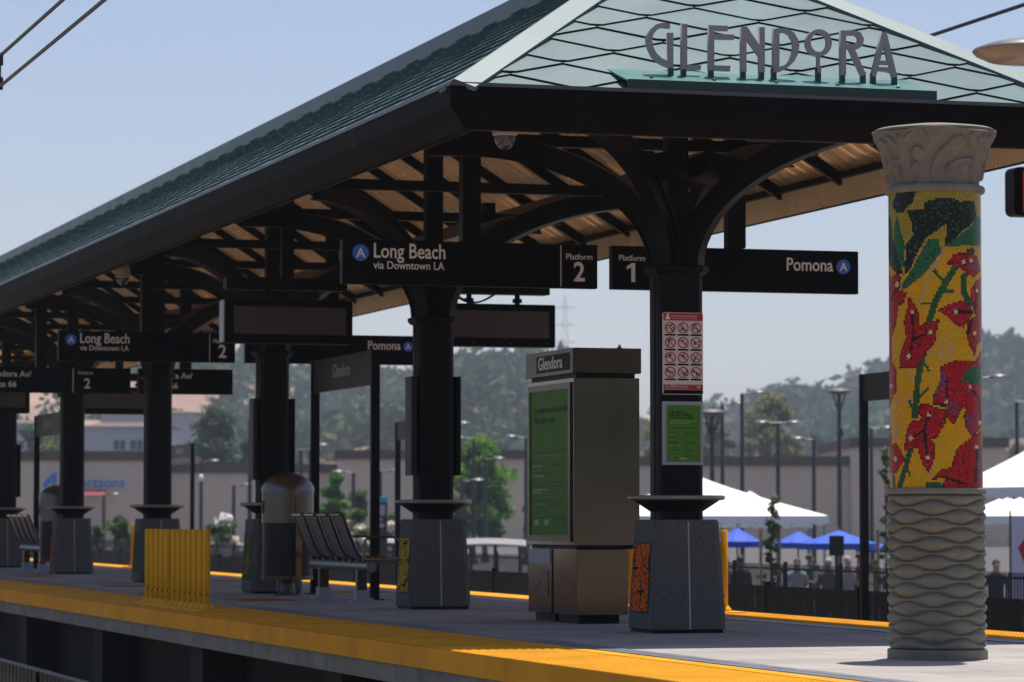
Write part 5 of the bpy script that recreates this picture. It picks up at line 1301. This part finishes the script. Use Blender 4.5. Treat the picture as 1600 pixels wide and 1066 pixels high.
# ------------------------------------------------------------------ hills with scrub and a pylon
RT2 = Vector((math.cos(YAW), -math.sin(YAW), 0)); FW2 = Vector((math.sin(YAW), math.cos(YAW), 0))
RX = [-2600, -800, 0, 380, 560, 640, 700, 770, 800, 835, 900, 1000, 1090, 1150, 1200, 1240, 1300, 1360, 1400, 1480, 1560, 1610, 1700, 4000]
RYp = [600, 560, 566, 556, 582, 570, 558, 556, 572, 562, 585, 612, 628, 616, 596, 584, 600, 574, 566, 558, 550, 562, 560, 600]
def ridge(x): return np.interp(x, RX, RYp) + 30 + 19 / (1 + math.exp(-(x - 1040) / 40))
def hill_z(r, d):
    x = 800 + 5300 * r / d
    D = 1000 + 500 / (1 + math.exp(-(x - 1000) / 60)); 
    Hh = (808 - ridge(x)) * D / 5300 + EYE - GZ
    s = (d - 460) / (D - 460)
    if s <= 0: return GZ - .5 + max(-6, s * 20)
    n1 = noise.fractal(Vector((r * .006, d * .004, 1.3)), .8, 2.1, 5)
    fold = abs(noise.noise(Vector((r * .011 + 3, d * .0022, 5.1))))
    if s <= 1: h = Hh * (s * s * (3 - 2 * s)) ** .85 + (n1 * 16 - fold * 26) * math.sin(math.pi * min(1, s)) ** .8
    else: h = Hh * (1 - .25 * (s - 1)) + n1 * 6 * min(1, s - 1)
    return GZ + max(-.4, h)
hm = MB(); ds_ = list(np.arange(450, 1000, 14)) + list(np.arange(1000, 2000, 26)); nr = 190
for d in ds_:
    for i in range(nr):
        r = (-.42 + .84 * i / (nr - 1)) * d; p_ = RT2 * r + FW2 * d; hm.v.append((p_.x, p_.y, hill_z(r, d)))
for j in range(len(ds_) - 1):
    for i in range(nr - 1): a_ = j * nr + i; hm.f.append((a_, a_ + 1, a_ + nr + 1, a_ + nr))
M['hill'] = mat('dry_hillside', (.25, .155, .105), .95, 0, .35, .012, 0)
struct(hm.build('hills', M['hill'], smooth=180))
# added wooded slope, unseen behind the camera, darkens reflections and low sky
bh = MB(); na = 90
for j, (rr, hh) in enumerate(((250, -.4), (290, 14), (340, 34), (400, 46), (470, 40))):
    for i in range(na + 1):
        a_ = R(95) + R(245) * i / na; q_ = rr * (1 + .06 * noise.noise(Vector((i * .2, j, 2.2))))
        bh.v.append((q_ * math.sin(a_), q_ * math.cos(a_), GZ + hh * (1 + .3 * noise.noise(Vector((i * .35, j * .4, 7))))))
for j in range(4):
    for i in range(na): a_ = j * (na + 1) + i; bh.f.append((a_, a_ + 1, a_ + na + 2, a_ + na + 1))
struct(bh.build('hills', mat('added_dark_slope', (.035, .042, .024), .95, 0, .5, .06, 0, spec=0), smooth=180))  # unseen ridge, added for its dark reflection
rng = random.Random(21); sc_ = MB(); sc_c = []
count = 0
while count < 9500:
    d = rng.uniform(480, 1620); x = rng.uniform(-500, 2100); r = (x - 800) * d / 5300
    left = x < 1040
    if left and d > 1080: continue
    n_ = noise.fractal(Vector((r * .014, d * .006, 9.0)), .9, 2, 3)
    if left and n_ < rng.uniform(-.34, -.04): continue
    if not left and n_ < -1.2: continue
    p_ = RT2 * r + FW2 * d; z = hill_z(r, d); s = rng.uniform(2.6, 6.2) * (1.0 if left else 1.3)
    if rng.random() < .12: s *= 1.35
    kx = rng.random(); col = (.040, .068, .030) if kx < .55 else ((.060, .085, .030) if kx < .85 else (.085, .085, .045))
    f = rng.uniform(.65, 1.3)
    leafmass(sc_, sc_c, Vector((p_.x, p_.y, z + s * .55)), s, 26, s * .30, [q * f for q in col], rng, .8)
    count += 1
tag(sc_.build('hillside_scrub', M['scrub'], colors=sc_c), 'dense grey-green scrub and small trees covering the hills', 'scrub', kind='stuff')
q = RT2 * ((883 - 800) * 1250 / 5300) + FW2 * 1250
t = thing('pylon', 'faint steel lattice power pylon on the hill above the kiosk', 'pylon', (q.x, q.y, hill_z((883 - 800) * 1250 / 5300, 1250)), -YAW)
zt_ = (808 - 462) * 1250 / 5300 + EYE - t.location.z
pm = MB(); NS = 9
def pw_(f): return 2.1 * (1 - f) ** 1.2 + .45
for i in range(NS):
    f0, f1 = i / NS, (i + 1) / NS; a0, a1 = pw_(f0), pw_(f1)
    for (ax, ay), (bx, by) in (((-1, -1), (1, -1)), ((1, -1), (1, 1)), ((1, 1), (-1, 1)), ((-1, 1), (-1, -1))):
        pm.tube([(ax * a0, ay * a0, f0 * zt_), (ax * a1, ay * a1, f1 * zt_)], .08, 4); pm.tube([(ax * a0, ay * a0, f0 * zt_), (bx * a1, by * a1, f1 * zt_)], .045, 4); pm.tube([(bx * a0, by * a0, f0 * zt_), (ax * a1, ay * a1, f1 * zt_)], .045, 4)
pm.build('lattice_mast', M['panelgrey'], t)
for f in (.62, .76, .9):
    c = MB(); z = f * zt_; c.tube([(-3.6, 0, z), (0, 0, z + .9), (3.6, 0, z)], .1, 4); c.tube([(-3.6, 0, z), (3.6, 0, z)], .1, 4); c.build('cross_arm', M['panelgrey'], t)

# ------------------------------------------------------------------ haze
hz = MB(); hz.box((-640, -560, GZ - 1.2), (1520, 2520, 125))
hm_ = bpy.data.materials.new('haze_air'); hm_.use_nodes = True; n = hm_.node_tree.nodes; n.remove(n['Principled BSDF'])
pvn = n.new('ShaderNodeVolumePrincipled'); pvn.inputs['Color'].default_value = (.70, .84, 1.0, 1); pvn.inputs['Density'].default_value = .00019; pvn.inputs['Anisotropy'].default_value = .2
hm_.node_tree.links.new(pvn.outputs[0], n['Material Output'].inputs['Volume'])
tag(hz.build('haze', hm_), kind='stuff', label='thin pale haze over the distance', cat='haze')
